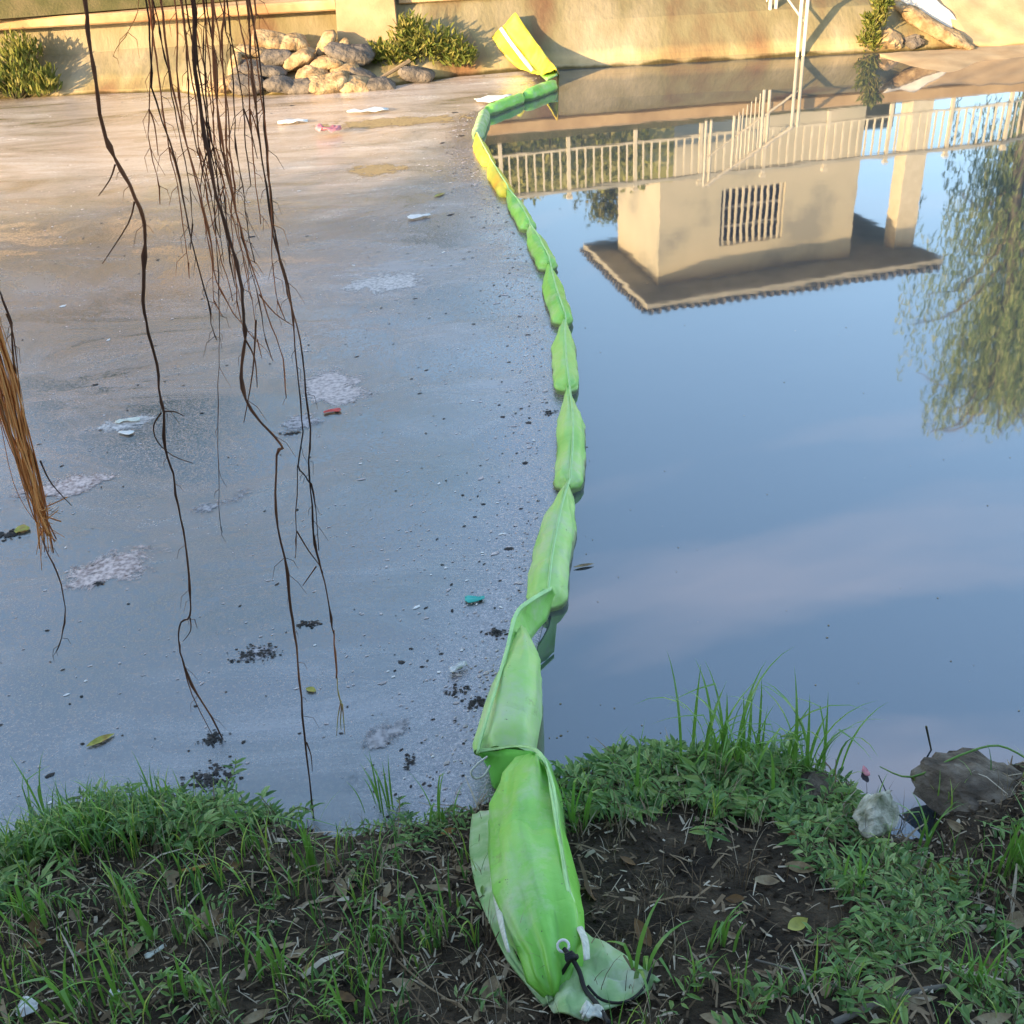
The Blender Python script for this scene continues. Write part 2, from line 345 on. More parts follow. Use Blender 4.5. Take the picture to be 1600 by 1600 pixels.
    slime = ramp(grain.outputs[0], [(0.38, (0.025, 0.022, 0.026)), (0.5, (0.10, 0.082, 0.09)), (0.62, (0.34, 0.29, 0.29))])
    c2 = mix(er.outputs[0], c1.outputs[0], slime.outputs[0])
    fm = ramp(grain.outputs[0], [(0.34, (0.55, 0.55, 0.55)), (0.48, (1, 1, 1)), (0.72, (1.5, 1.5, 1.5))])
    c3 = mix(None, c2.outputs[0], fm.outputs[0], 'MULTIPLY', 0.6)
    l.new(c3.outputs[0], b.inputs['Base Color'])
    rr = ramp(mask.outputs[0], [(0.0, (0.10, 0.10, 0.10)), (0.8, (0.30, 0.30, 0.30))])
    l.new(rr.outputs[0], b.inputs['Roughness']); b.inputs['IOR'].default_value = 3.0
    bp = n.new('ShaderNodeBump'); bp.inputs['Strength'].default_value = 0.14; bp.inputs['Distance'].default_value = 0.006
    mb = noise(45, 7, 0.75); l.new(mb.outputs[0], bp.inputs['Height'])
    bp2 = n.new('ShaderNodeBump'); bp2.inputs['Strength'].default_value = 0.22; bp2.inputs['Distance'].default_value = 0.01
    l.new(mask.outputs[0], bp2.inputs['Height']); l.new(bp.outputs[0], bp2.inputs['Normal'])
    l.new(bp2.outputs[0], b.inputs['Normal'])
    return M
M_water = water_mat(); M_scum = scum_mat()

# ================================================================== SETTING
# water
g = G(); g.add([(-60, 0.9, 0), (60, 0.9, 0), (60, 19, 0), (-60, 19, 0)], [(0, 1, 2, 3)])
tag(g.build('water', M_water), kind='structure')

# boom line in plan (also the edge of the scum)
JP = [(790, 1172), (852, 928), (887, 745), (886, 595), (881, 491), (857, 406), (826, 346), (792, 292), (764, 245), (744, 205), (758, 168), (868, 126)]
J = [onz(x, y, 0.10) for x, y in JP]
def boom_x(y):
    if y <= J[0].y: return J[0].x - 0.02 + (J[0].y - y) * -0.1
    for a, b in zip(J, J[1:]):
        if y <= b.y: return a.x + (b.x - a.x) * (y - a.y) / (b.y - a.y)
    return J[-1].x + (y - J[-1].y) * 0.1
# scum
rows = []
ys = [1.6 + i * 0.12 for i in range(125)]
DS = [60, 30, 15, 8, 5, 3, 2, 1.4, 1.0, 0.75, 0.55, 0.4, 0.28, 0.18, 0.1, 0.04, 0]
for y in ys:
    bx = boom_x(y); rows.append([(bx - d, y, 0.004) for d in DS])
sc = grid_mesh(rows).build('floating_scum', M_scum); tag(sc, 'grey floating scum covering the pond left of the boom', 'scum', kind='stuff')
ca = sc.data.attributes.new('boom_edge', 'FLOAT', 'POINT')
for i_, v_ in enumerate(sc.data.vertices): ca.data[i_].value = math.exp(-DS[i_ % len(DS)] / 0.32)

# near bank
xs = [-60, -40, -25, -15, -9, -6, -4.5, -3.5, -2.9] + [-2.6 + i * 0.026 for i in range(201)] + [2.9, 3.5, 4.5, 6, 9, 15, 25, 40, 60]
yy = [-60, -30, -15, -8, -4, -2, -1, -0.3, 0.2, 0.6, 0.9] + [1.1 + i * 0.026 for i in range(80)]
rows = []
for y in yy:
    rows.append([(x, y, bank(x, y)) for x in xs])
tag(grid_mesh(rows).build('near_bank', M_soil, smooth=True), kind='structure')

# far embankment: swept profile
def s01(a, b, x):
    t = max(0, min(1, (x - a) / (b - a))); return t * t * (3 - 2 * t)
FW_T = [(-60, 16.2), (-7, 16.1), (-5.6, 16.05), (-4.4, 15.9), (-3.7, 15.4), (-2.6, 15.2), (-1.5, 15.2), (-0.9, 15.5), (-0.3, 15.75), (0.6, 15.85), (3, 15.8), (6, 15.7), (9, 15.7), (60, 15.7)]
def Yw(x): return interp(FW_T, x)
def Yl(x): return 16.78 + 0.095 * max(0, min(x, 12))
def Yr(x): return 18.0 + 0.175 * (max(-40, min(x, 9)) - 0.3) + (0.55 * (x - 9) if x > 9 else 0)
fx = [-60, -40, -25, -16, -12, -10] + [-9 + i * 0.12 for i in range(160)] + [10.5, 12, 15, 20, 30, 60]
rows = []
prof = None
for x in fx:
    k = s01(-1.6, -0.6, x); w = Yw(x); l_ = Yl(x)
    n1 = fbm(x, 1, 5, 1.1); n2 = fbm(x, 9, 5, 3.0)
    left = [(w - 0.25, -0.35), (w - 0.02, 0.0), (w + 0.03, 0.05), (w + (16.72 - w) * 0.33, 0.15 + 0.05 * n2), (w + (16.72 - w) * 0.66, 0.30 + 0.08 * n1), (16.72, 0.44 + 0.08 * n1),
            (16.74, 0.84), (16.80, 0.88), (17.05, 0.90), (Yr(x) - 0.45, 0.98), (Yr(x) - 0.2, 1.40), (Yr(x) + 0.4, 1.5), (60, 1.5), (900, 1.5)]
    right = [(w - 0.25, -0.35), (w - 0.02, 0.0), (w + 0.06, 0.05), (w + 0.10, 0.11), (w + 0.3, 0.30), (w + 0.55, 0.52),
             (l_ - 0.12, 0.80), (l_ - 0.02, 0.86), (l_ + 0.3, 0.90), (Yr(x) - 0.45, 0.98), (Yr(x) - 0.2, 1.40), (Yr(x) + 0.4, 1.5), (60, 1.5), (900, 1.5)]
    assert len(left) == 14
    rows.append([(x, a[0] + (b[0] - a[0]) * k, a[1] + (b[1] - a[1]) * k) for a, b in zip(left, right)])
def conc_bank():
    M = mat('bank_concrete', [(0.15, 0.09, 0.05), (0.20, 0.17, 0.09), (0.28, 0.235, 0.145), (0.38, 0.32, 0.215)], 0.85, 1.1, 12, bump=0.6, bscale=18, spec=0.2, stretch=(1, 0.5, 0.5), positions=[.33, .45, .55, .68])
    t = M.node_tree; n = t.nodes; l = t.links; b = n['Principled BSDF']
    geo = n.new('ShaderNodeNewGeometry'); sp = n.new('ShaderNodeSeparateXYZ'); l.new(geo.outputs['Position'], sp.inputs[0])
    src = b.inputs['Base Color'].links[0].from_socket
    # wet tide mark at the waterline, pale dry silt just above it
    wob = n.new('ShaderNodeTexNoise'); wob.inputs['Scale'].default_value = 2.5; wob.inputs['Detail'].default_value = 6
    l.new(geo.outputs['Position'], wob.inputs['Vector'])
    ad = n.new('ShaderNodeMath'); ad.operation = 'MULTIPLY_ADD'; ad.inputs[1].default_value = 0.12; l.new(wob.outputs[0], ad.inputs[0]); l.new(sp.outputs['Z'], ad.inputs[2])
    r = n.new('ShaderNodeValToRGB'); e = r.color_ramp.elements
    st = [(0.0, (0.25, 0.2, 0.1)), (0.075, (0.35, 0.32, 0.2)), (0.10, (1.35, 1.25, 1.1)), (0.20, (1.45, 1.35, 1.2)), (0.27, (1, 1, 1)), (1, (1, 1, 1))]
    while len(e) < len(st): e.new(0.5)
    for i, (p, c) in enumerate(st): e[i].position = p; e[i].color = (*c, 1)
    l.new(ad.outputs[0], r.inputs[0])
    mxx = n.new('ShaderNodeMixRGB'); mxx.blend_type = 'MULTIPLY'; mxx.inputs[0].default_value = 1
    l.new(src, mxx.inputs[1]); l.new(r.outputs[0], mxx.inputs[2]); l.new(mxx.outputs[0], b.inputs['Base Color'])
    return M
M_bankc = conc_bank()
emb = tag(grid_mesh(rows).build('embankment', M_bankc, smooth=False), kind='structure')
M_verge = mat('verge_olive', [(0.05, 0.05, 0.02), (0.09, 0.085, 0.035), (0.15, 0.12, 0.06)], 0.95, 2.2, 9, bump=0.6, bscale=30, spec=0.1)  # darker olive tone for the upper bank rows
emb.data.materials.append(M_verge)
for p_ in emb.data.polygons:
    if p_.index % 13 >= 8: p_.material_index = 1

# concrete ledge along the embankment
def sweep_x(x0, x1, n, fn):
    rows = []
    for i in range(n + 1):
        x = x0 + (x1 - x0) * i / n; rows.append([(x, y, z) for y, z in fn(x)])
    return grid_mesh(rows)
sweep_x(-60, -2.02, 60, lambda x: [(16.52, 0.82), (16.50, 0.84), (16.50, 0.93), (16.53, 0.955), (17.0, 0.965), (17.0, 0.82), (16.52, 0.82)])
g = sweep_x(-60, -2.02, 60, lambda x: [(16.52, 0.82), (16.50, 0.84), (16.50, 0.93), (16.53, 0.955), (17.0, 0.965), (17.0, 0.82), (16.52, 0.82)])
M_rust = mat('rusty_ledge', [(0.30, 0.16, 0.07), (0.46, 0.30, 0.15), (0.56, 0.42, 0.25)], .8, 2.2, 9, bump=.3, bscale=25)
tag(g.build('ledge', M_rust), 'sunlit concrete ledge with shadow below it at top left', 'ledge', kind='structure')
g = sweep_x(-1.15, 30, 80, lambda x: [(Yl(x) - 0.10, 0.83), (Yl(x) - 0.14, 0.85), (Yl(x) - 0.14, 0.99), (Yl(x) - 0.10, 1.015), (Yl(x) + 0.25, 1.02), (Yl(x) + 0.25, 0.83), (Yl(x) - 0.10, 0.83)])
tag(g.build('ledge', M_ledge), 'pale concrete ledge running along the embankment', 'ledge', kind='structure')
# buttress block beside the sandbags
g = G()
xa, xb = -2.02, -1.18
g.add([(xa, 16.18, 0.30), (xb, 16.28, 0.30), (xb, 17.2, 0.30), (xa, 17.2, 0.30), (xa + .03, 16.42, 1.12), (xb - .03, 16.48, 1.12), (xb - .03, 17.2, 1.12), (xa + .03, 17.2, 1.12)],
      [(0, 3, 2, 1), (4, 5, 6, 7), (0, 1, 5, 4), (1, 2, 6, 5), (2, 3, 7, 6), (3, 0, 4, 7)])
tag(g.build('buttress', M_ledge), 'pale concrete buttress block rising behind the sandbags', 'buttress')

# ================================================================== RAILING on the embankment
rail = thing('railing', 'cream metal railing along the embankment top, mirrored in the water', 'railing', loc=(0, 18, 1.45))
def rail_part(name, a, b, ry, x, z0, z1, w):
    gg = G(); gg.box((-w / 2, -w / 2, 0), (w / 2, w / 2, z1 - z0)); return gg.mesh(name)
bar_me = rail_part('bar', 0, 0, 0, 0, 0, 0.62, 0.026); post_me = rail_part('post', 0, 0, 0, 0, 0, 0.98, 0.055)
cap_g = G(); cap_g.box((-0.045, -0.045, 0), (0.045, 0.045, 0.05)); cap_me = cap_g.mesh('post_cap')
for me_ in (bar_me, post_me, cap_me): me_.materials.append(M_cream)
OFF = Vector((0, 18, 1.45))
x = -8.8; i = 0
ang = math.atan(0.175)
while x < 11.2:
    y = Yr(x)
    if i % 8 == 0:
        o = obj('post', post_me, None, rail, Vector((x, y, 1.42)) - OFF); o.rotation_euler.z = ang
        c = obj('post_cap', cap_me, None, o, (0, 0, 0.98))
    else:
        o = obj('bar', bar_me, None, rail, Vector((x, y, 1.66)) - OFF); o.rotation_euler.z = ang
    x += 0.142 * math.cos(ang); i += 1
def railbar(z0, z1, hw):
    pts = [(-8.9, Yr(-8.9)), (9, Yr(9)), (11.2, Yr(11.2))]; gg = G()
    for (a, b) in zip(pts, pts[1:]):
        d = Vector((b[0] - a[0], b[1] - a[1])).normalized(); p = Vector((-d.y, d.x)) * hw
        vs = []
        for z in (z0, z1):
            for q, s_ in ((a, -1), (b, -1), (b, 1), (a, 1)): vs.append((q[0] + p.x * s_ - OFF.x, q[1] + p.y * s_ - OFF.y, z - OFF.z))
        gg.add(vs, [(0, 3, 2, 1), (4, 5, 6, 7), (0, 1, 5, 4), (1, 2, 6, 5), (2, 3, 7, 6), (3, 0, 4, 7)])
    return gg
railbar(2.28, 2.345, 0.04).build('top_rail', M_fascia, rail)
railbar(1.63, 1.665, 0.02).build('bottom_rail', M_cream, rail)

# stair railing running down to the water
sr = thing('stair_railing', 'pair of cream stair rails descending the slope into the water', 'stair railing', loc=(4.25, 15.75, 0))
so_ = Vector((4.25, 15.75, 0))
SR = [((4.25, 15.74), -0.25, 0.93), ((3.98, 16.35), 0.40, 1.36), ((3.72, 17.05), 0.90, 1.80), ((3.45, 17.85), 1.25, 2.3)]
for (p, z0, z1) in SR:
    for dx in (0, 0.085):
        gg = G(); gg.tube([(p[0] + dx, p[1] + dx * 0.2, z0), (p[0] + dx, p[1] + dx * 0.2, z1)], 0.024, 8)
        gg.v = [tuple(Vector(v) - so_) for v in gg.v]; gg.build('post', M_cream, sr, smooth=True)
for (a, b) in zip(SR, SR[1:]):
    for hh, rr in ((0.03, 0.026), (0.48, 0.016)):
        gg = G(); gg.tube([(a[0][0] + .04, a[0][1], a[2] - hh), (b[0][0] + .04, b[0][1], b[2] - hh)], rr, 8)
        gg.v = [tuple(Vector(v) - so_) for v in gg.v]; gg.build('handrail' if hh < .1 else 'mid_rail', M_cream, sr, smooth=True)
for k in range(7):
    t = (k + 0.5) / 7
    a, b = SR[1], SR[2]
    px, py = a[0][0] + (b[0][0] - a[0][0]) * t, a[0][1] + (b[0][1] - a[0][1]) * t
    z0 = a[1] + (b[1] - a[1]) * t + 0.1; z1 = a[2] + (b[2] - a[2]) * t - 0.05
    gg = G(); gg.tube([(px + .04, py, z0), (px + .04, py, z1)], 0.010, 6)
    gg.v = [tuple(Vector(v) - so_) for v in gg.v]; gg.build('bar', M_cream, sr)

# ================================================================== HUT
HA = R(13.2); hx = Vector((math.cos(HA), math.sin(HA), 0)); hy = Vector((-math.sin(HA), math.cos(HA), 0))
hut = thing('hut', 'beige rendered hut with barred window and flat tiled roof, mirrored in the water', 'hut', loc=(3.22, 21.0, 1.5))
hut.rotation_euler.z = HA
HZ = 3.63
def hb(name, boxes, m_, parent=None):
    gg = G()
    for a, b in boxes: gg.box(a, b)
    return gg.build(name, m_, parent or hut)
wx0, wx1, wz0, wz1 = 1.30, 2.66, 1.88, 2.98
hb('wall', [((0, 0, 0), (wx0, 0.15, HZ)), ((wx1, 0, 0), (4.27, 0.15, HZ)), ((wx0, 0, 0), (wx1, 0.15, wz0)), ((wx0, 0, wz1), (wx1, 0.15, HZ))], M_wall)
hb('wall', [((0, 0.152, 0), (0.15, 2.4, HZ)), ((4.12, 0.152, 0), (4.27, 2.4, HZ)), ((0.152, 2.25, 0), (4.118, 2.4, HZ))], M_wall)
hb('room_dark_sheet', [((0.6, 0.7, 0.02), (3.6, 0.75, HZ - 0.05))], M_dark)  # sheet behind the window, the room's shade put into its colour
win = hb('window', [((wx0, 0.06, wz0), (wx0 + 0.03, 0.10, wz1)), ((wx1 - 0.03, 0.06, wz0), (wx1, 0.10, wz1)), ((wx0 + .03, 0.06, wz0), (wx1 - .03, 0.10, wz0 + 0.03)), ((wx0 + .03, 0.06, wz1 - .03), (wx1 - .03, 0.10, wz1)),
                    ((wx0 + .03, 0.07, wz0 + 0.36), (wx1 - .03, 0.085, wz0 + 0.385)), ((wx0 + .03, 0.07, wz0 + 0.73), (wx1 - .03, 0.085, wz0 + 0.755))], M_cream)
wb = G(); wb.box((-0.021, -0.02, 0), (0.021, 0.012, wz1 - wz0)); wbm = wb.mesh('bar'); wbm.materials.append(M_cream)
for k in range(10): obj('bar', wbm, None, win, (wx0 + 0.075 + k * (wx1 - wx0 - 0.15) / 9, 0.05, wz0))
hb('column', [((5.34, 0.05, 0), (5.80, 0.45, HZ))], M_cream)
hb('low_wall', [((4.30, 2.6, 0), (6.6, 2.75, 1.75))], M_conc)
rx0, rx1, ry0, ry1 = -0.58, 5.95, -0.88, 3.15
rg = G(); rg.box((rx0 + .02, ry0 + .02, HZ + 0.002), (rx1 - .02, ry1 - .02, HZ + 0.12)); roof = rg.build('roof', M_fascia, hut)
rg = G(); rg.add([(rx0, ry0, HZ + .125), (rx1, ry0, HZ + .125), (rx1, ry1, HZ + .125), (rx0, ry1, HZ + .125), (1.4, 1.1, HZ + 0.62), (4.2, 1.1, HZ + 0.62)],
                 [(0, 3, 2, 1), (0, 1, 5, 4), (1, 2, 5), (2, 3, 4, 5), (3, 0, 4)])
rg.build('tile_slope', M_tile, roof)
tg = G(); tg.tube([(0, -0.05, 0), (0, 0.30, 0.05)], 0.062, 8); tme = tg.mesh('tile', True); tme.materials.append(M_tile)
k = 0
xx = rx0 + 0.08
while xx < rx1: obj('tile', tme, None, roof, (xx, ry0, HZ + 0.165)); xx += 0.17
yq = ry0 + 0.1
while yq < ry1:
    o = obj('tile', tme, None, roof, (rx0, yq, HZ + 0.165)); o.rotation_euler.z = -math.pi / 2; yq += 0.17
hb('skirting', [((-0.03, -0.03, 0), (4.30, -0.002, 0.3))], M_conc)

# tan building behind the left bank (its sunlit wall colours the far scum)
tb = thing('outbuilding', 'long low tan building glimpsed only as warm glow in far left scum', 'building', loc=(-9.5, 20.3, 1.5))
gg = G(); gg.box((-9, 0, 0), (6.2, 5, 2.55)); gg.build('wall', M_farwall, tb)
gg = G(); gg.box((-9.25, -0.35, 2.552), (6.45, 5.3, 2.75)); gg.build('roof', M_fascia, tb)
for xk in (-7, -4.2, -1.4, 1.4, 4.0):
    gg = G(); gg.box((xk, -0.03, 1.0), (xk + 1.0, 0.04, 2.0)); ww = gg.build('window', M_dark, tb)
    gg = G(); gg.box((xk - .06, -0.07, 0.9), (xk + 1.06, -0.032, 0.99)); gg.build('sill', M_fascia, ww)

# ================================================================== TREES
def tree(name, label, base, h, blobs, leaf_m, nleaf, ls, trunk_r=0.18, group=None, limbs=6, seed=1, lean=(0, 0)):
    rnd = random.Random(seed)
    t = thing(name, label, 'tree', group, base)
    gt = G(); top = Vector((lean[0], lean[1], h * 0.62))
    path = [Vector((0, 0, -0.3)), Vector((lean[0] * .2 + .05, lean[1] * .2, h * 0.2)), Vector((lean[0] * .6, lean[1] * .6, h * 0.42)), top]
    sp = smooth_path(path, 4); gt.tube(sp, [trunk_r * (1 - 0.7 * i / (len(sp) - 1)) for i in range(len(sp))], 9)
    for k in range(limbs):
        b = blobs[k % len(blobs)]; s0 = sp[int(len(sp) * rnd.uniform(0.45, 0.95))]
        e = Vector(b[0]) + Vector((rnd.uniform(-.4, .4) * b[1], rnd.uniform(-.4, .4) * b[1], rnd.uniform(-.3, .3) * b[1]))
        mid = (s0 + e) * .5 + Vector((0, 0, 0.3)); q = smooth_path([s0, mid, e], 4)
        gt.tube(q, [trunk_r * 0.4 * (1 - 0.8 * i / (len(q) - 1)) for i in range(len(q))], 6)
    gt.build('trunk', M_bark, t, smooth=True)
    gl = G(); tot = sum(b[1] ** 2 for b in blobs)
    for b in blobs:
        c = Vector(b[0]); r = b[1]; n_ = int(nleaf * r * r / tot); zs = b[2] if len(b) > 2 else 0.8
        ncl = max(6, n_ // 22)
        for q in range(ncl):
            d = Vector((rnd.gauss(0, 1), rnd.gauss(0, 1), rnd.gauss(0, 1))).normalized() * (r * rnd.uniform(0.35, 1.0) ** 0.6 * (1 + 0.25 * mn.noise(Vector((q * 1.7, r, seed)))))
            d.z *= zs; cc = c + d
            for w in range(22):
                p = cc + Vector((rnd.gauss(0, 1), rnd.gauss(0, 1), rnd.gauss(0, .8))) * (0.16 * r)
                dd = Vector((rnd.gauss(0, 1), rnd.gauss(0, 1), rnd.gauss(-.3, .6))); s_ = ls * rnd.uniform(.6, 1.3)
                gl.leaf(p, dd, Vector((rnd.gauss(0, 1), rnd.gauss(0, 1), rnd.gauss(.2, .8))), s_, s_ * 0.5, 0.15, 0.15)
    gl.build('crown', leaf_m, t)
    return t
# weeping tree on the right
def weeping(name, label, base, h, rx, seed):
    rnd = random.Random(seed); t = thing(name, label, 'tree', None, base)
    gt = G(); tp = smooth_path([(0, 0, -.3), (0.05, 0, h * .25), (0.35, 0, h * .55), (0.6, 0, h * .85)], 5)
    gt.tube(tp, [0.19 * (1 - .75 * i / (len(tp) - 1)) for i in range(len(tp))], 9)
    gl = G(); gs = G()
    for k in range(46):
        s0 = tp[int(len(tp) * rnd.uniform(.40, .99))]; a = rnd.uniform(0, 6.28); rr = rx * rnd.uniform(.25, 1)
        top = Vector((s0.x + math.cos(a) * rr, s0.y + math.sin(a) * rr, min(h, s0.z + rnd.uniform(.2, 1.6))))
        q = smooth_path([s0, (s0 + top) * .5 + Vector((0, 0, .5)), top], 4)
        gt.tube(q, [0.05 * (1 - .8 * i / (len(q) - 1)) for i in range(len(q))], 5)
        for st in range(17):
            p = q[rnd.randrange(3, len(q))] + Vector((rnd.gauss(0, .3), rnd.gauss(0, .3), rnd.gauss(0, .15)))
            ln = rnd.uniform(.8, 3.2); ln = min(ln, p.z - rnd.uniform(.3, 1.2)); n_ = max(4, int(ln / .12)); dr = Vector((rnd.gauss(0, .12), rnd.gauss(0, .12), 0))
            for z in range(n_):
                pp = p + Vector((0, 0, -ln * z / n_)) + dr * (z / n_) + Vector((rnd.gauss(0, .05), rnd.gauss(0, .05), 0))
                for w in range(2):
                    dd = Vector((rnd.gauss(0, .5), rnd.gauss(0, .5), -1)); gl.leaf(pp, dd, Vector((rnd.gauss(0, 1), rnd.gauss(0, 1), .3)), rnd.uniform(.12, .22), .032, .1, .1)
    gt.build('trunk', M_bark, t, smooth=True); gl.build('crown', M_willow, t)
    return t
weeping('weeping_tree', 'weeping tree with drooping green strands mirrored at the right edge', (11.5, 23.9, 1.5), 9.2, 2.4, 5)
weeping('weeping_tree', 'taller weeping tree whose crown top mirrors lowest at the far right', (14.0, 24.8, 1.5), 10.2, 2.6, 9)
tree('broadleaf_tree', 'small leafy tree behind the left wall of the hut', (2.95, 25.4, 1.5), 4.4, [((0, 0, 2.4), .8), ((-.35, 0, 3.1), .65), ((.3, 0, 3.4), .6), ((-.1, 0, 1.7), .6)], M_bush, 3600, .12, .1, seed=3)
tree('broadleaf_tree', 'tall dark tree mirrored dimly in the far left scum', (-9.6, 26.5, 1.5), 10.5, [((-1, 0, 5.5), 2.4), ((.8, 0, 6.8), 2.1), ((-.2, 0, 8.6), 1.8), ((1.6, 0, 5), 1.7), ((-2.2, 0, 7), 1.6)], M_crown, 6500, .34, .25, seed=4)
tree('broadleaf_tree', 'rounded tree mirrored as a dim patch left of the boom', (-2.0, 24.2, 1.5), 5.4, [((0, 0, 3.0), 1.2), ((.7, 0, 3.7), .9), ((-.6, 0, 3.9), .9)], M_crown, 3200, .24, .14, seed=5)

hg = thing('hedge', 'sunlit yellow-green hedge behind the railing left of the hut', 'hedge', loc=(0.2, 19.05, 1.5))
gl = G(); rnd = random.Random(71)
for k in range(3500):
    x_ = rnd.uniform(-5.5, 2.6); hh_ = 1.12 + .14 * mn.noise(Vector((x_ * 1.3, 0, 0)))
    p = Vector((x_, .12 * x_ + rnd.gauss(0, .2), hh_ * rnd.random() ** .8))
    gl.leaf(p, Vector((rnd.gauss(0, 1), rnd.gauss(-.4, 1), rnd.gauss(.2, .6))), Vector((rnd.gauss(0, 1), rnd.gauss(-.3, 1), rnd.gauss(.2, .8))), rnd.uniform(.07, .15), .06, .2, .15)
gl.build('foliage', mat('hedge_leaf', [(0.14, 0.18, 0.04), (0.28, 0.30, 0.07), (0.44, 0.42, 0.14)], 0.6, 3, island=True, trans=0.3, spec=0.2), hg)
gs = G()
for k in range(16): gs.tube([(-5.4 + k * .52, .12 * (-5.4 + k * .52), -.1), (-5.4 + k * .52 + rnd.gauss(0, .1), .12 * (-5.4 + k * .52), .5)], [.02, .008], 5)
gs.build('stem', M_stem, hg)
gw = G(); gw.add([(-6, 18.95, 1.4), (3.3, 20.0, 1.4), (3.3, 20.2, 1.4), (-6, 19.15, 1.4), (-6, 18.95, 2.62), (3.3, 20.0, 2.80), (3.3, 20.2, 2.80), (-6, 19.15, 2.62)], [(0, 3, 2, 1), (4, 5, 6, 7), (0, 1, 5, 4), (1, 2, 6, 5), (2, 3, 7, 6), (3, 0, 4, 7)])  # sunlit olive put into the wall colour; it backs the gappy hedge
tag(gw.build('garden_wall', mat('sunlit_wall', [(0.16, 0.17, 0.05), (0.34, 0.33, 0.12), (0.48, 0.44, 0.22)], .9, 1.6, 9, stretch=(1, 1, 2.5))), 'sunlit yellow-green wall behind the railing left of the hut', 'wall')

# shade trees of the near bank (outside the frame, their shade covers the near water)
def shade(label, x, y, h, n_, seed):
    r_ = random.Random(seed); bl = [((0, 0, h * .72), h * .38, .8), ((h * .3, .1, h * .48), h * .36, .9), ((-h * .3, -.1, h * .5), h * .36, .9), ((.1, .2, h * .24), h * .34, .8), ((r_.uniform(-.6, .6), 0, h * .85), h * .24, .7)]
    return tree('shade_tree', label, (x, y, bank(x, y) - .05), h, bl, M_crown, n_, .26, .14, group='low trees along the near bank', seed=seed, limbs=8)
SHT = [(-22.5, 3.6, 'leftmost low tree along the near bank out of view'), (-19.6, 3.3, 'second low tree from the left along the near bank'), (-17.0, 3.6, 'third low tree from the left along the near bank'), (-14.4, 3.4, 'fourth low tree from the left along the near bank'),
       (-11.8, 3.7, 'fifth low tree from the left along the near bank'), (-9.4, 3.4, 'sixth low tree from the left along the near bank'), (-7.0, 3.5, 'seventh low tree from the left along the near bank'), (-4.8, 3.3, 'low tree on the near bank beside the banyan'), (-2.4, 3.4, 'low tree directly behind the camera, near the banyan'), (0.4, 3.2, 'rightmost low tree behind the camera')]
for k, (x, h, lab) in enumerate(SHT): shade(lab, x, -2.6 + .3 * math.sin(k * 2), h, 4600, 11 + k)

# ================================================================== BANYAN with aerial roots
by = thing('banyan_tree', 'banyan tree whose dark aerial roots hang over the scum', 'tree', loc=(-3.4, 0.2, 0.6))
bo = Vector((-3.4, 0.2, 0.6))
def bp_(p): return Vector(p) - bo
gt = G(); q = smooth_path([bp_((-3.4, 0.2, 0.3)), bp_((-3.3, 0.3, 2.0)), bp_((-3.0, 0.7, 3.6)), bp_((-2.4, 1.6, 4.5))], 5); gt.tube(q, [0.42 * (1 - .5 * i / (len(q) - 1)) for i in range(len(q))], 10); gt.build('trunk', M_bark, by, smooth=True)
gt = G(); q = smooth_path([bp_((-2.6, 1.2, 4.2)), bp_((-1.9, 2.3, 4.5)), bp_((-1.2, 3.0, 4.45)), bp_((-0.2, 3.3, 4.5))], 5); gt.tube(q, [0.16 * (1 - .6 * i / (len(q) - 1)) for i in range(len(q))], 8); gt.build('branch', M_bark, by, smooth=True)
gt = G(); q = smooth_path([bp_((-2.6, 1.2, 4.2)), bp_((-2.7, 2.3, 4.5)), bp_((-2.4, 3.1, 4.5))], 5); gt.tube(q, [0.14 * (1 - .6 * i / (len(q) - 1)) for i in range(len(q))], 8); gt.build('branch', M_bark, by, smooth=True)
gl = G(); rnd = random.Random(31)
for c, r in (((-2.6, 1.0, 5.6), 1.5), ((-1.4, 2.2, 5.9), 1.2), ((-3.4, 2.0, 5.6), 1.3), ((-4.2, .2, 5.4), 1.6), ((-.4, 2.2, 6.0), 1.1)):
    for k in range(650):
        d = Vector((rnd.gauss(0, 1), rnd.gauss(0, 1), rnd.gauss(0, .6))).normalized() * r * rnd.uniform(.3, 1)
        gl.leaf(bp_(c) + d, Vector((rnd.gauss(0, 1), rnd.gauss(0, 1), rnd.gauss(-.2, .5))), Vector((0, 0, 1)), rnd.uniform(.12, .2), .08, .2, .1)
gl.build('crown', M_crown, by)

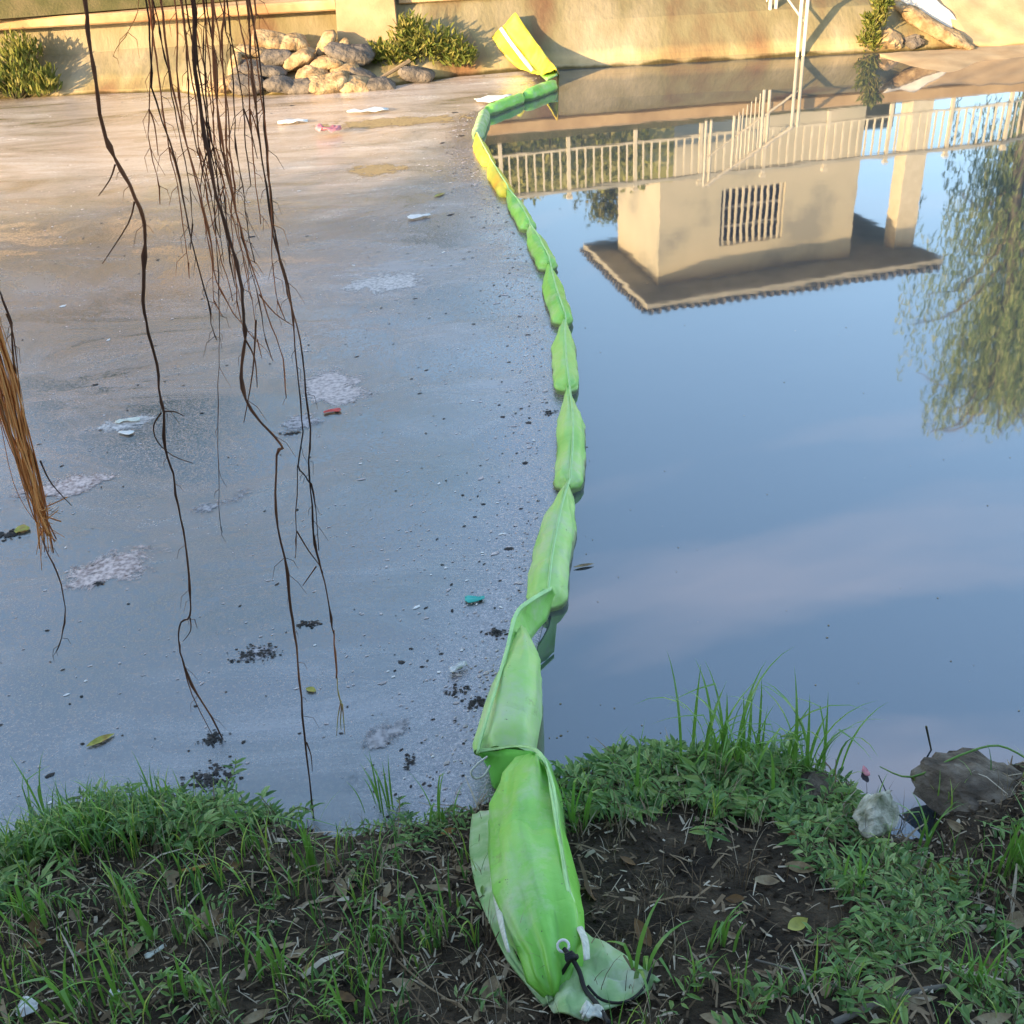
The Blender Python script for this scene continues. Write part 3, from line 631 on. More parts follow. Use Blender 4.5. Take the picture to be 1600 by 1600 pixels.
def root(px, Y0, Y1, w0, w1, mt, extend=True, rootlets=(), seed=0, name='aerial_root', sub=3, parent=None, n=6):
    # px: sight points down the root; Y0 depth at the top, Y1 at the lower end; w in pixels of thickness
    rnd = random.Random(seed); P = []
    for i, (x, y) in enumerate(px):
        t = i / max(1, len(px) - 1); P.append(onY(x, y, Y0 + (Y1 - Y0) * t + 0.012 * math.sin(i * 1.9 + seed)))
    k = len(P)
    if extend:
        a = P[0]; ext = []; zz = a.z + 0.22
        while zz < 4.35: ext.append(Vector((a.x - 0.02 * (zz - a.z) + .008 * math.sin(zz * 5 + seed), a.y, zz))); zz += 0.22
        P = ext[::-1] + P
    q = smooth_path([bp_(p) for p in P], sub); m_ = len(q); rad = []
    for i, p in enumerate(q):
        t = i / (m_ - 1); dist = (p + bo - CPOS).length
        w = (w0 + (w1 - w0) * max(0, (t - .3) / .7)) * 0.28 / FPX * min(dist, 3.3)
        rad.append(w * (1 + 0.28 * rnd.uniform(-1, 1) + 0.8 * (rnd.random() < .06)))
    q = [p + Vector((rnd.gauss(0, .0012), rnd.gauss(0, .0012), 0)) for p in q]
    gg = G(); gg.tube(q, rad, n); o = gg.build(name, mt, parent or by, smooth=True)
    if extend and n == 6:
        gg = G()
        for hk in range(7 + m_ // 8):
            hp = q[rnd.randrange(m_ // 3, m_)]; ha = rnd.uniform(0, 6.28); hl = rnd.uniform(.02, .07)
            h1 = hp + Vector((math.cos(ha) * hl * .5, math.sin(ha) * hl * .5, -hl * .35)); h2 = h1 + Vector((math.cos(ha + .5) * hl * .3, 0, -hl * .7))
            gg.tube([hp, h1, h2], [.0011, .0009, .0005], 3, False)
        gg.build('root_hair', mt, o)['kind'] = 'stuff'
    for rl in rootlets:
        gg = G(); pts = [bp_(onY(x, y, Y1 + 0.01)) for x, y in rl]; qq = smooth_path(pts, 3)
        gg.tube(qq, [0.0028 * (1 - .6 * i / (len(qq) - 1)) for i in range(len(qq))], 5); gg.build('rootlet', mt, o, smooth=True)
    return o
YB = onz(345, 1158).y
root([(133, 0), (138, 60), (150, 130), (160, 200), (178, 245), (212, 310), (225, 350), (226, 400), (223, 470), (232, 520), (245, 570), (250, 620), (256, 645), (258, 700), (270, 740), (278, 790), (290, 850), (296, 920), (297, 962), (283, 972), (279, 1000), (285, 1030), (300, 1070), (330, 1120), (352, 1162)],
     3.05, YB, 10.5, 5, M_root, rootlets=[[(180, 257), (172, 280), (154, 306)], [(210, 315), (200, 350), (160, 412)], [(255, 643), (272, 643), (288, 650)], [(252, 645), (240, 665), (246, 690), (270, 712), (302, 724)], [(297, 965), (298, 985), (286, 1002)], [(285, 1030), (300, 1085), (336, 1156)]], seed=1)
root([(228, -5), (235, 90), (243, 160), (275, 250), (290, 330), (305, 400), (325, 470), (330, 505), (339, 532)], 3.1, 3.1, 6, 3, M_root, seed=2)
root([(250, -5), (258, 60), (268, 130), (285, 200), (310, 300), (330, 380), (338, 440), (366, 490), (400, 532)], 3.15, 3.1, 7, 3, M_rootred_backlit, seed=3)
root([(300, -5), (303, 80), (312, 160), (325, 240), (340, 310), (358, 370), (374, 430), (381, 490), (383, 530), (377, 590), (392, 640), (440, 695), (432, 712), (431, 800), (445, 870), (455, 950), (463, 1010), (470, 1090), (479, 1180), (492, 1292)], 3.0, onB(492, 1292).y, 12, 5.5, M_root, seed=4,
     rootlets=[[(383, 530), (398, 560), (402, 605)], [(400, 500), (395, 580), (381, 660)], [(479, 1160), (486, 1180), (488, 1205)]])
root([(330, -5), (333, 70), (338, 140), (346, 210), (362, 300), (382, 380), (405, 450), (425, 510), (442, 560), (447, 622)], 3.2, 3.15, 9, 3, M_rootred_backlit, seed=5, rootlets=[[(405, 460), (430, 490), (460, 510)]])
root([(385, -5), (390, 60), (394, 120), (403, 200), (413, 270), (421, 330), (431, 385), (450, 445), (460, 520), (467, 600), (473, 675), (465, 727), (478, 745), (490, 770), (498, 860)], 3.1, 2.95, 7, 3.4, M_root, seed=6)
root([(408, 120), (414, 200), (422, 300), (432, 380), (452, 465), (468, 530), (478, 615), (486, 690), (482, 720), (487, 790), (493, 850), (502, 890), (515, 950), (521, 990)], 3.0, 2.95, 5.5, 6, M_root, seed=7)
root([(521, 985), (524, 1020), (526, 1060)], 2.95, 2.93, 7, 6.5, M_rootred_backlit, extend=False, seed=8)
tip = root([(526, 1055), (530, 1085), (536, 1110)], 2.93, 2.93, 5, 4, M_roottip, extend=False, seed=9, rootlets=[[(533, 1095), (528, 1120), (526, 1150)], [(535, 1100), (537, 1125), (539, 1148)], [(534, 1100), (532, 1125), (533, 1140)]])
root([(465, 727), (462, 800), (463, 845), (462, 872)], 2.95, 2.95, 3, 2.5, M_root, extend=False, seed=10, rootlets=[[(464, 830), (482, 860), (497, 880), (505, 895)], [(494, 885), (480, 905), (473, 915)]])
root([(318, -5), (322, 150), (334, 300), (341, 430), (343, 520), (341, 600), (341, 700), (342, 790), (347, 832)], 3.3, 3.3, 3.5, 2.5, M_root, seed=11)
root([(217, -5), (205, 40), (190, 65), (176, 88)], 3.1, 3.1, 3, 2, M_root_sunlit, seed=12)
# more strands of the bundle
rnd = random.Random(77)
BND = [(268, 300, 340, 1), (280, 318, 352, 0), (288, 310, 372, 1), (294, 335, 360, 0), (309, 322, 386, 0), (313, 345, 395, 1), (322, 352, 408, 0), (338, 360, 398, 1), (346, 372, 415, 0), (352, 350, 378, 1), (360, 385, 420, 0),
       (238, 262, 318, 1), (245, 285, 330, 0), (372, 398, 432, 1), (400, 412, 440, 1), (298, 328, 350, 1), (305, 340, 382, 1), (316, 336, 366, 0), (232, 240, 290, 1)]
for k, (a, b, c, red) in enumerate(BND):
    end = rnd.uniform(330, 560); px = []
    ph = rnd.uniform(0, 6)
    for y in (-5, 50, 110, 170, 230, 290, 350, 410, 470, 530, 590):
        if y > end: break
        t = y / 450
        x = a + (b - a) * min(1, t * 1.6) + (c - b) * max(0, t - .5) * 1.6
        px.append((x + 5 * math.sin(ph + y * 0.016) + rnd.uniform(-2, 2), y))
    dep = 2.95 + 0.4 * rnd.random()
    last = px[-1]; rl = [[last, (last[0] + rnd.uniform(-10, 14), last[1] + rnd.uniform(20, 45))]] if rnd.random() < .7 else []
    if rnd.random() < .6:
        mm_ = px[len(px) // 2]; s_ = rnd.choice((-1, 1)); rl.append([mm_, (mm_[0] + s_ * 9, mm_[1] + 25), (mm_[0] + s_ * rnd.uniform(12, 24), mm_[1] + rnd.uniform(45, 80))])
    root(px, dep, dep, rnd.uniform(3.8, 8), rnd.uniform(2, 3.2), M_rootred_backlit if red else M_root, seed=20 + k, rootlets=rl)
# roots at the left edge
root([(-6, 440), (4, 468), (18, 505), (20, 560), (34, 640), (50, 705), (63, 760), (68, 830), (70, 855), (90, 895), (102, 950), (98, 985), (90, 1016)], 2.75, 2.7, 6, 3.5, M_root, seed=51, rootlets=[[(63, 720), (80, 755), (112, 790)], [(10, 490), (22, 530), (34, 640)]])
# frayed brush root: a bundle of fibres, sunlight put into its orange colour
gg = G(); rnd = random.Random(5)
for k in range(46):
    o_ = rnd.gauss(0, 1)
    pts = []
    endx = 74 + rnd.gauss(0, 12); endy = 825 + rnd.gauss(0, 26)
    for (x, y, w) in ((-42, 420, 10), (-18, 500, 13), (8, 590, 15), (28, 670, 13), (48, 745, 11), (64, 800, 6)):
        pts.append((x + o_ * w * .8 + rnd.uniform(-6, 6), y + rnd.uniform(-12, 12)))
    pts.append((endx, endy))
    dep = 2.72 + 0.02 * rnd.gauss(0, 1)
    P = [bp_(onY(x, y, dep)) for x, y in pts]; top = Vector((P[0].x - .1, P[0].y, 4.4 - bo.z))
    q = smooth_path([top, (top + P[0]) * .5] + P, 3)
    hr_ = rnd.uniform(.4, 1.3); gg.tube(q, [0.0034 * hr_ * (1 - .5 * i / len(q)) for i in range(len(q))], 5)
o = gg.build('aerial_root', M_root_sunlit, by, smooth=True); o['label'] = 'frayed sunlit-orange fibrous root at the left edge'

# ================================================================== BOOM
boom = thing('floating_boom', 'bright green fabric boom crossing the pond from near bank to far bank', 'boom', loc=J[0])
bo2 = Vector(J[0])
def sweep(name, st, mt, parent=None, n=20, wr=0.006, seed=0, power=2.0, closed=True, pleat=None):
    # st: (centre, half width, half height); horizontal side vector
    k = len(st); vs = []; fs = []
    for i, (c, hw, hh) in enumerate(st):
        c = Vector(c); t = (Vector(st[min(i + 1, k - 1)][0]) - Vector(st[max(i - 1, 0)][0])).normalized()
        s = t.cross(Vector((0, 0, 1))).normalized(); u = s.cross(t)
        for j in range(n):
            q = 2 * math.pi * j / n; ca, sa = math.cos(q), math.sin(q)
            ex = 2 / power; a = math.copysign(abs(ca) ** ex, ca); b = math.copysign(abs(sa) ** ex, sa)
            wv = wr * mn.noise(Vector((c.x * 9 + ca * 2 + seed, c.y * 9, sa * 2))) * 2
            if pleat: wv += pleat[i] * math.cos(q * 9 + 1.3 * math.sin(i * .6 + seed)) * (.6 + .4 * math.sin(j * 2.1 + seed))
            vs.append(c + s * (a * (hw + wv)) + u * (b * (hh + wv)) - bo2)
    for i in range(k - 1):
        for j in range(n):
            j2 = (j + 1) % n; fs.append((i * n + j, i * n + j2, (i + 1) * n + j2, (i + 1) * n + j))
    fs.append(tuple(range(n))); fs.append(tuple((k - 1) * n + j for j in range(n)))
    g_ = G(); g_.add(vs, fs); return g_.build(name, mt, parent or boom, smooth=True)
def strip(name, A, B, mt, parent=None, sub=4, thick=0.004, rows_n=5, wob=0.0, seed=0):
    A = smooth_path(A, sub); B = smooth_path(B, sub); rows = []
    for r_ in range(rows_n + 1):
        t = r_ / rows_n
        rows.append([a + (b - a) * t - bo2 + Vector((0, 0, wob * mn.noise(Vector((i * .5, r_ * .8, seed))))) for i, (a, b) in enumerate(zip(A, B))])
    o = grid_mesh(rows).build(name, mt, parent or boom, smooth=True)
    md = o.modifiers.new('thickness', 'SOLIDIFY'); md.thickness = thick; return o
def bag(a, b, r, mt, t0=0.07, t1=0.36, seed=0, flat=1.0, seam=True):
    a = Vector(a); b = Vector(b); d = b - a; st = []; N_ = 22; seampts = []
    sd = d.normalized().cross(Vector((0, 0, 1)))
    rnd = random.Random(seed); bow = rnd.uniform(-.02, .02)
    for i in range(N_ + 1):
        t = i / N_; t = t * t * (3 - 2 * t) * 0.4 + t * 0.6
        k = min(1, t / t0); k2 = min(1, (1 - t) / t1); k = (k * (2 - k)) ** .6; k2 = k2 ** .9; kk = min(k, k2)
        c = a + d * t + sd * bow * math.sin(t * math.pi); c.z = 0.025 + 0.012 * mn.noise(Vector((t * 3, seed, 0)))
        hw = 0.010 + (r * flat - 0.010) * kk; hh = r * (0.72 + 0.28 * kk)
        st.append((c, hw, hh)); seampts.append(c + Vector((0, 0, hh + 0.001)) + sd * 0.012)
    o = sweep('float_section', st, mt, seed=seed, wr=0.006, power=1.65, n=44, pleat=[.0042 * min(1, hw_ / .03) * (1 - min(1, hw_ / (r * flat))) ** .6 + .0006 for _, hw_, _ in st])
    if seam:
        rows = [[p - bo2 - sd * 0.006 for p in seampts], [p - bo2 + Vector((0, 0, 0.012)) for p in seampts], [p - bo2 + sd * 0.006 for p in seampts]]
        grid_mesh(rows).build('seam', M_seam, o, smooth=True)
    return o
def near(a, b, t): return Vector(a) + (Vector(b) - Vector(a)) * t
mats_ = {1: M_dusty, 2: M_dusty, 3: M_dusty, 4: M_green, 5: M_green, 6: M_green, 7: M_sunlit_green, 8: M_sunlit_green}
RAD = {1: .088, 2: .076, 3: .074, 4: .076, 5: .078, 6: .074, 7: .078, 8: .074}
for i in range(1, 9):
    bag(J[i], J[i + 1], RAD[i], mats_.get(i, M_green), seed=i)
for i in range(1, 10):   # webs between sections
    a = near(J[i], J[i - 1], .04) if i > 1 else J[1]; b = near(J[i], J[i + 1], .05)
    a = Vector((a.x, a.y, 0)); b = Vector((b.x, b.y, 0))
    strip('joint_web', [a + Vector((0, 0, .085)), b + Vector((0, 0, .085))], [a + Vector((0, 0, -.06)), b + Vector((0, 0, -.06))], M_green if i < 7 else M_sunlit_green, sub=3, rows_n=3, thick=.008)
# far sections lying on their side towards the far bank
def side_section(a, b, r, mt, seed):
    a = Vector(a); b = Vector(b); st = []
    for i in range(15):
        t = i / 14; c = near(a, b, t); kk = min(1, t / .15, (1 - t) / .15) ** .6; c.z = .03
        st.append((c, .02 + (r - .02) * kk, r * 1.2 * (.7 + .3 * kk)))
    return sweep('float_section', st, mt, seed=seed)
side_section(J[9], J[10], .07, M_pale, 21)
md = near(J[10], J[11], .52); md.z = 0.1
side_section(J[10], md, .075, M_green, 22); side_section(md, J[11], .085, M_green, 23)
# end of the boom pulled up the far slope: a trough in sunlit yellow with raised edges
def slope_pt(x, y, off=0.0):
    d = ray(x, y); t = 14.0
    while t < 22:
        p = CPOS + d * t; yw = Yw(p.x); z = max(0.0, (p.y - yw) * 0.86)
        if p.z <= min(z, .86) + off: return p
        t += 0.01
    return CPOS + d * 17
for nm, A, B, mt in (('end_panel', [(806, 20), (828, 52), (850, 82), (870, 108)], [(786, 42), (806, 70), (826, 95), (848, 118)], M_sunlit_green),
                     ('end_panel', [(786, 42), (806, 70), (826, 95), (848, 118)], [(768, 58), (786, 84), (806, 104), (832, 114)], M_sunlit_green)):
    offA = .30 if A[0][0] == 806 else .12; offB = .12 if A[0][0] == 806 else .05
    strip(nm, [slope_pt(x, y, offA) for x, y in A], [slope_pt(x, y, offB) for x, y in B], mt, thick=.02, wob=.03, seed=3)
strip('end_panel', [slope_pt(x, y, .30) for x, y in ((806, 20), (828, 52), (850, 82), (870, 108))], [slope_pt(x, y, .0) for x, y in ((812, 28), (834, 60), (856, 90), (874, 116))], M_sunlit_green, thick=.015)
strip('white_stripe', [slope_pt(x, y, .14) for x, y in ((784, 42), (804, 70), (824, 95), (834, 110))], [slope_pt(x, y, .135) for x, y in ((780, 46), (799, 73), (818, 98), (830, 112))], M_white, thick=.006)
strip('end_panel', [slope_pt(870, 106, .12), Vector(J[11]) + Vector((.03, .05, .05))], [slope_pt(842, 116, .05), Vector(J[11]) + Vector((-.12, -.1, .02))], M_green, thick=.02)

# near end: section S1, twisted web, land section
def px_st(lst): return [(onz(x, y, z), hw / FPX * (onz(x, y, z) - CPOS).length, hh) for x, y, z, hw, hh in lst]
o = sweep('float_section', px_st([(790, 1180, .115, 44, .055), (791, 1172, .12, 47, .08), (795, 1150, .12, 46, .092), (802, 1110, .12, 42, .096), (809, 1075, .12, 38, .096), (816, 1045, .115, 30, .09), (818, 1022, .11, 20, .08), (815, 1000, .105, 9, .07)]), M_dusty, wr=.010, seed=41, n=40, pleat=[.001, .002, .0015, .001, .001, .002, .004, .003])
strip('seam', [onz(x, y, z) for x, y, z in ((744, 1178, .15), (757, 1130, .19), (775, 1070, .20), (792, 1010, .19))], [onz(x, y, z) for x, y, z in ((748, 1178, .15), (761, 1130, .195), (779, 1070, .205), (796, 1010, .195))], M_seam, o, thick=.006)
tw = strip('joint_web', [onz(x, y, z) for x, y, z in ((862, 918, .17), (845, 926, .18), (826, 938, .185), (804, 962, .18), (795, 1000, .17), (786, 1045, .17))],
      [onz(x, y, z) for x, y, z in ((872, 936, .02), (862, 950, .02), (855, 968, .03), (829, 1000, .05), (832, 1018, .09), (838, 1035, .11))], M_green, thick=.006, rows_n=6, wob=.012, seed=4)
strip('seam', [onz(x, y, z) for x, y, z in ((862, 916, .18), (826, 936, .195), (802, 962, .19), (784, 1045, .18))], [onz(x, y, z) for x, y, z in ((862, 921, .18), (830, 940, .195), (807, 964, .19), (789, 1046, .18))], M_seam, tw, thick=.006)
LZ = lambda x, y, off: onB(x, y, off)
o = sweep('land_section', [(LZ(x, y, off), hw / FPX * (LZ(x, y, off) - CPOS).length, hh) for x, y, off, hw, hh in
    [(838, 1186, .14, 5, .02), (832, 1202, .13, 24, .05), (825, 1232, .12, 42, .075), (822, 1275, .11, 53, .085), (826, 1330, .10, 56, .085), (836, 1395, .09, 57, .08), (850, 1450, .08, 52, .07), (862, 1495, .065, 42, .055), (868, 1530, .05, 28, .035), (870, 1556, .03, 12, .015)]], M_green, n=40, wr=.017, seed=51, power=2.2, pleat=[.001, .004, .003, .0015, .001, .0015, .003, .005, .006, .003])
land = o
strip('seam', [LZ(x, y, f_) for x, y, f_ in ((745, 1172, .17), (790, 1165, .20), (840, 1170, .22), (862, 1215, .20), (876, 1300, .17), (892, 1390, .14), (908, 1455, .10))],
      [LZ(x, y, f_) for x, y, f_ in ((747, 1177, .16), (791, 1169, .195), (837, 1174, .215), (857, 1218, .195), (871, 1302, .168), (887, 1392, .135), (904, 1458, .095))], M_seam, land, thick=.008, wob=.004)
strip('collar', [LZ(x, y, f_) for x, y, f_ in ((748, 1176, .16), (790, 1170, .19), (838, 1176, .20))], [LZ(x, y, f_) for x, y, f_ in ((766, 1198, .05), (775, 1232, .05), (808, 1212, .06))], M_dgreen, thick=.006, wob=.01)
strip('collar', [LZ(x, y, f_) for x, y, f_ in ((850, 1180, .20), (868, 1240, .18), (880, 1320, .15), (902, 1450, .08))], [LZ(x, y, f_) for x, y, f_ in ((862, 1195, .04), (880, 1250, .03), (888, 1330, .02), (908, 1462, .02))], M_green, thick=.006)
strip('flap', [LZ(x, y, f_) for x, y, f_ in ((738, 1272, .05), (733, 1325, .05), (745, 1392, .045), (768, 1450, .04), (792, 1498, .04), (850, 1570, .02))],
      [LZ(x, y, f_) for x, y, f_ in ((776, 1262, .085), (775, 1330, .08), (785, 1400, .07), (798, 1450, .06), (810, 1500, .05), (862, 1560, .03))], M_pale, thick=.008, wob=.01, rows_n=6)
strip('worn_edge', [LZ(x, y, .098) for x, y in ((766, 1372), (772, 1410), (781, 1452), (792, 1488))], [LZ(x, y, .11) for x, y in ((778, 1368), (783, 1412), (788, 1452), (795, 1488))], M_offwhite, thick=.004)
strip('end_sheet', [LZ(x, y, f_) for x, y, f_ in ((905, 1452, .07), (935, 1470, .06), (985, 1500, .045), (1032, 1532, .035))], [LZ(x, y, f_) for x, y, f_ in ((852, 1562, .03), (890, 1592, .035), (945, 1585, .03), (990, 1562, .03))], M_pale, thick=.006, wob=.035, rows_n=8, seed=8)
strip('worn_edge', [LZ(x, y, f_) for x, y, f_ in ((905, 1580, .06), (920, 1568, .065), (940, 1575, .06))], [LZ(x, y, f_) for x, y, f_ in ((912, 1592, .05), (925, 1590, .055), (948, 1592, .05))], M_offwhite, thick=.004, wob=.02, rows_n=4, seed=9)
strip('worn_edge', [LZ(x, y, .12) for x, y in ((903, 1448), (912, 1470), (915, 1500))], [LZ(x, y, .10) for x, y in ((910, 1446), (920, 1470), (922, 1498))], M_offwhite, thick=.006)
gg = G(); c = LZ(880, 1478, .115); pts = [c + Vector((math.cos(a) * .014, math.sin(a) * .011, math.sin(a) * .008)) - bo2 for a in [i * .3927 for i in range(17)]]
gg.tube(pts, .0035, 6); gg.build('grommet', M_white, boom, smooth=True)
gg = G(); pts = smooth_path([LZ(x, y, f_) - bo2 for x, y, f_ in ((762, 1182, .17), (748, 1192, .16), (736, 1206, .14), (742, 1216, .12), (756, 1212, .12), (766, 1196, .14))], 4)
gg.tube(pts, .004, 6); gg.build('rope_loop', M_offwhite, boom, smooth=True)
gg = G(); pts = smooth_path([LZ(x, y, f_) - bo2 for x, y, f_ in ((881, 1482, .12), (893, 1497, .115), (905, 1518, .09), (914, 1545, .07), (935, 1572, .06), (952, 1600, .06))], 4)
gg.tube(pts, .006, 7)
pts = smooth_path([LZ(x, y, f_) - bo2 for x, y, f_ in ((893, 1497, .115), (880, 1518, .07), (874, 1532, .05))], 4); gg.tube(pts, .005, 7)
pts = smooth_path([LZ(x, y, f_) - bo2 for x, y, f_ in ((918, 1540, .07), (940, 1562, .055), (975, 1566, .05), (1005, 1545, .05), (1018, 1512, .06))], 4); gg.tube(pts, .0035, 6)
k_ = LZ(893, 1498, .12) - bo2
for a in range(3): gg.tube([k_ + Vector((-.014, -.006 + .006 * a, .004)), k_ + Vector((0, -.004 + .006 * a, .012)), k_ + Vector((.014, .004 - .004 * a, .002))], .006, 6)
gg.build('tie_cord', M_black, boom, smooth=True)
# dirt flecks on the near sections
gg = G(); rnd = random.Random(9)
for k in range(26):
    x, y = rnd.uniform(752, 828), rnd.uniform(1010, 1170); p = onz(x, y, .215) - bo2; s_ = rnd.uniform(.002, .006)
# (flecks are carried by the fabric material)

# ================================================================== SANDBAGS on the far bank
def pillow(L_, W_, H_, seed, n=20, m_=11):
    # filled sack: flattened, squared-off ends with pinched corners and creases
    vs = []; fs = []
    for i in range(m_ + 1):
        ph = -math.pi / 2 + math.pi * i / m_
        for j in range(n):
            q = 2 * math.pi * j / n; e = .5
            cx = math.copysign(abs(math.cos(q)) ** e, math.cos(q)); cy = math.copysign(abs(math.sin(q)) ** e, math.sin(q))
            cp = math.cos(ph) ** .45; sp = math.copysign(abs(math.sin(ph)) ** 1.1, math.sin(ph))
            cr_ = abs(cx * cy) ** 3 * (1 - abs(sp))
            p = Vector((cx * cp * L_ / 2 * (1 + .12 * cr_), cy * cp * W_ / 2 * (1 + .16 * cr_), sp * H_ / 2 * (1 - .35 * abs(cx * cp) ** 3)))
            k = 1 + .26 * mn.noise(Vector((p.x * 5 + seed * 3, p.y * 5, p.z * 5))) + .15 * mn.noise(Vector((p.x * 15 + seed, p.y * 17, p.z * 13)))
            p = p * k; p.z -= 0.30 * H_ * (p.x / (L_ / 2)) ** 2 * math.sin(seed * 1.7); vs.append(p)
    for i in range(m_):
        for j in range(n):
            j2 = (j + 1) % n; fs.append((i * n + j, i * n + j2, (i + 1) * n + j2, (i + 1) * n + j))
    g_ = G(); g_.add(vs, fs); return g_.mesh('sandbag', True)
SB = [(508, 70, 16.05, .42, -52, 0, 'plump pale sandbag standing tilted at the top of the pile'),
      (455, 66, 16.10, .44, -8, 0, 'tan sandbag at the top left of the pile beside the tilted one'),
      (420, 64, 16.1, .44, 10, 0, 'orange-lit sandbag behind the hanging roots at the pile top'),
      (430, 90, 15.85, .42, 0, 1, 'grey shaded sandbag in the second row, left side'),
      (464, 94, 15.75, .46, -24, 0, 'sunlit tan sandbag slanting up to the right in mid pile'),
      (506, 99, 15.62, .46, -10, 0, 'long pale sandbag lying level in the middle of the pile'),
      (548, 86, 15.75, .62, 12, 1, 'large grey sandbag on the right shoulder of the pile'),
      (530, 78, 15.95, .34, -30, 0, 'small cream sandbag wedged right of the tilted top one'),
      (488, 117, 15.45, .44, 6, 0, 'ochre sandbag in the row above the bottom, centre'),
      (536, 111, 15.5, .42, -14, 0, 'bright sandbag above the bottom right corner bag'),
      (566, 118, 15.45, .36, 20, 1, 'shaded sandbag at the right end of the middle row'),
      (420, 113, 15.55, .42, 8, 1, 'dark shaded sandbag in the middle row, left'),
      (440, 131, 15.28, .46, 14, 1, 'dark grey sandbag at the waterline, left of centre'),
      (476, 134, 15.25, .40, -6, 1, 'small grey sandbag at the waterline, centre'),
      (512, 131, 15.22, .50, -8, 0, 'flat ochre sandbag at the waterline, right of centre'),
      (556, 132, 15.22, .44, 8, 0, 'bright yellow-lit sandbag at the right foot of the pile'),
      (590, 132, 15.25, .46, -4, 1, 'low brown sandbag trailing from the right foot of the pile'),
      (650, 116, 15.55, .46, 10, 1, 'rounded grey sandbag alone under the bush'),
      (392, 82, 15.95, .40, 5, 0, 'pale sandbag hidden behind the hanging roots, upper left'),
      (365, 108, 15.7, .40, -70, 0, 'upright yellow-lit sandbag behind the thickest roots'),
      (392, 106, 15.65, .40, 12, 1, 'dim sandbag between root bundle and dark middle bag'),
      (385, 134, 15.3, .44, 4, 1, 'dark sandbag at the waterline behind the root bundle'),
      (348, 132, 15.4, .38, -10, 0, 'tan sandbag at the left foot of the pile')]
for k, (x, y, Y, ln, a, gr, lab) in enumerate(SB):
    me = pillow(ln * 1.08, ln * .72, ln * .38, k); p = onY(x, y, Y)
    o = obj('sandbag', me, M_baggrey_shade if gr else M_bag, None, p); o.rotation_euler = (R(12 + 10 * math.sin(k)), R(a), R(8 * math.sin(k * 2.3)))
    tag(o, lab, 'sandbag', 'sandbags piled on the far bank')
# stick between bags
gg = G(); gg.tube([onY(585, 128, 15.3), onY(640, 95, 15.6)], [.02, .03], 6); tag(gg.build('plank', M_straw), 'thin plank leaning right of the sandbag pile', 'plank')

# right bank: long roll, sheeting, stones
def slope_at(x, y, off=0.0):
    d = ray(x, y); t = 14.0
    while t < 22:
        p = CPOS + d * t
        if p.z <= min(max(0.0, (p.y - Yw(p.x)) * 0.86), .86) + off: return p
        t += 0.01
    return p
a_, b_ = slope_at(1408, 14, .14), slope_at(1500, 70, .08); dv = b_ - a_
me = pillow(dv.length * 1.35, .25, .17, 40, 26, 11); o = obj('sandbag', me, M_bag, None, (a_ + b_) / 2); o.rotation_euler = dv.to_track_quat('X', 'Z').to_euler(); tag(o, 'long yellow sandbag roll sliding towards the water at top right', 'sandbag')
def sheet(name, pts, mt, label, cat, wob=.05, thick=.012):
    n = 12; a, b, c, d = [Vector(p) for p in pts]; rows = []
    for i in range(n + 1):
        r_ = []
        for j in range(n + 1):
            u, v = i / n, j / n; p = (a * (1 - u) + b * u) * (1 - v) + (d * (1 - u) + c * u) * v
            p.z += wob * mn.noise(p * 3.1); r_.append(p)
        rows.append(r_)
    o = grid_mesh(rows).build(name, mt, None, True); md_ = o.modifiers.new('thickness', 'SOLIDIFY'); md_.thickness = thick
    return tag(o, label, cat)
sheet('plastic_sheet', [slope_at(1398, -8, .16), slope_at(1450, -10, .22), slope_at(1528, 58, .12), slope_at(1506, 62, .06)], M_cloth, 'crumpled pale sheeting lying above the long sandbag roll', 'sheeting', .12)
A_ = smooth_path([onz(x, y, .03) for x, y in ((1372, 84), (1420, 81), (1480, 77), (1520, 74), (1560, 71), (1600, 68), (1680, 58))], 4)
B_ = smooth_path([onz(x, y, -.012) for x, y in ((1376, 90), (1420, 106), (1470, 118), (1500, 113), (1535, 99), (1600, 93), (1680, 80))], 4)
rows = [[a + (b - a) * t + Vector((0, 0, .016 * mn.noise((a + (b - a) * t) * 4) + .02 * math.sin(t * math.pi))) for a, b in zip(A_, B_)] for t in [i / 8 for i in range(9)]]
tag(grid_mesh(rows).build('silt_spit', M_ledge, None, True), 'pale spit of silt awash at the waterline at top right', 'silt')
sheet('concrete_slab', [slope_at(1455, -12, .06), slope_at(1660, -30, .08), slope_at(1660, 62, .06), slope_at(1516, 72, .05)], M_ledge, 'large pale concrete apron sloping down at top right', 'slab', .05, .05)
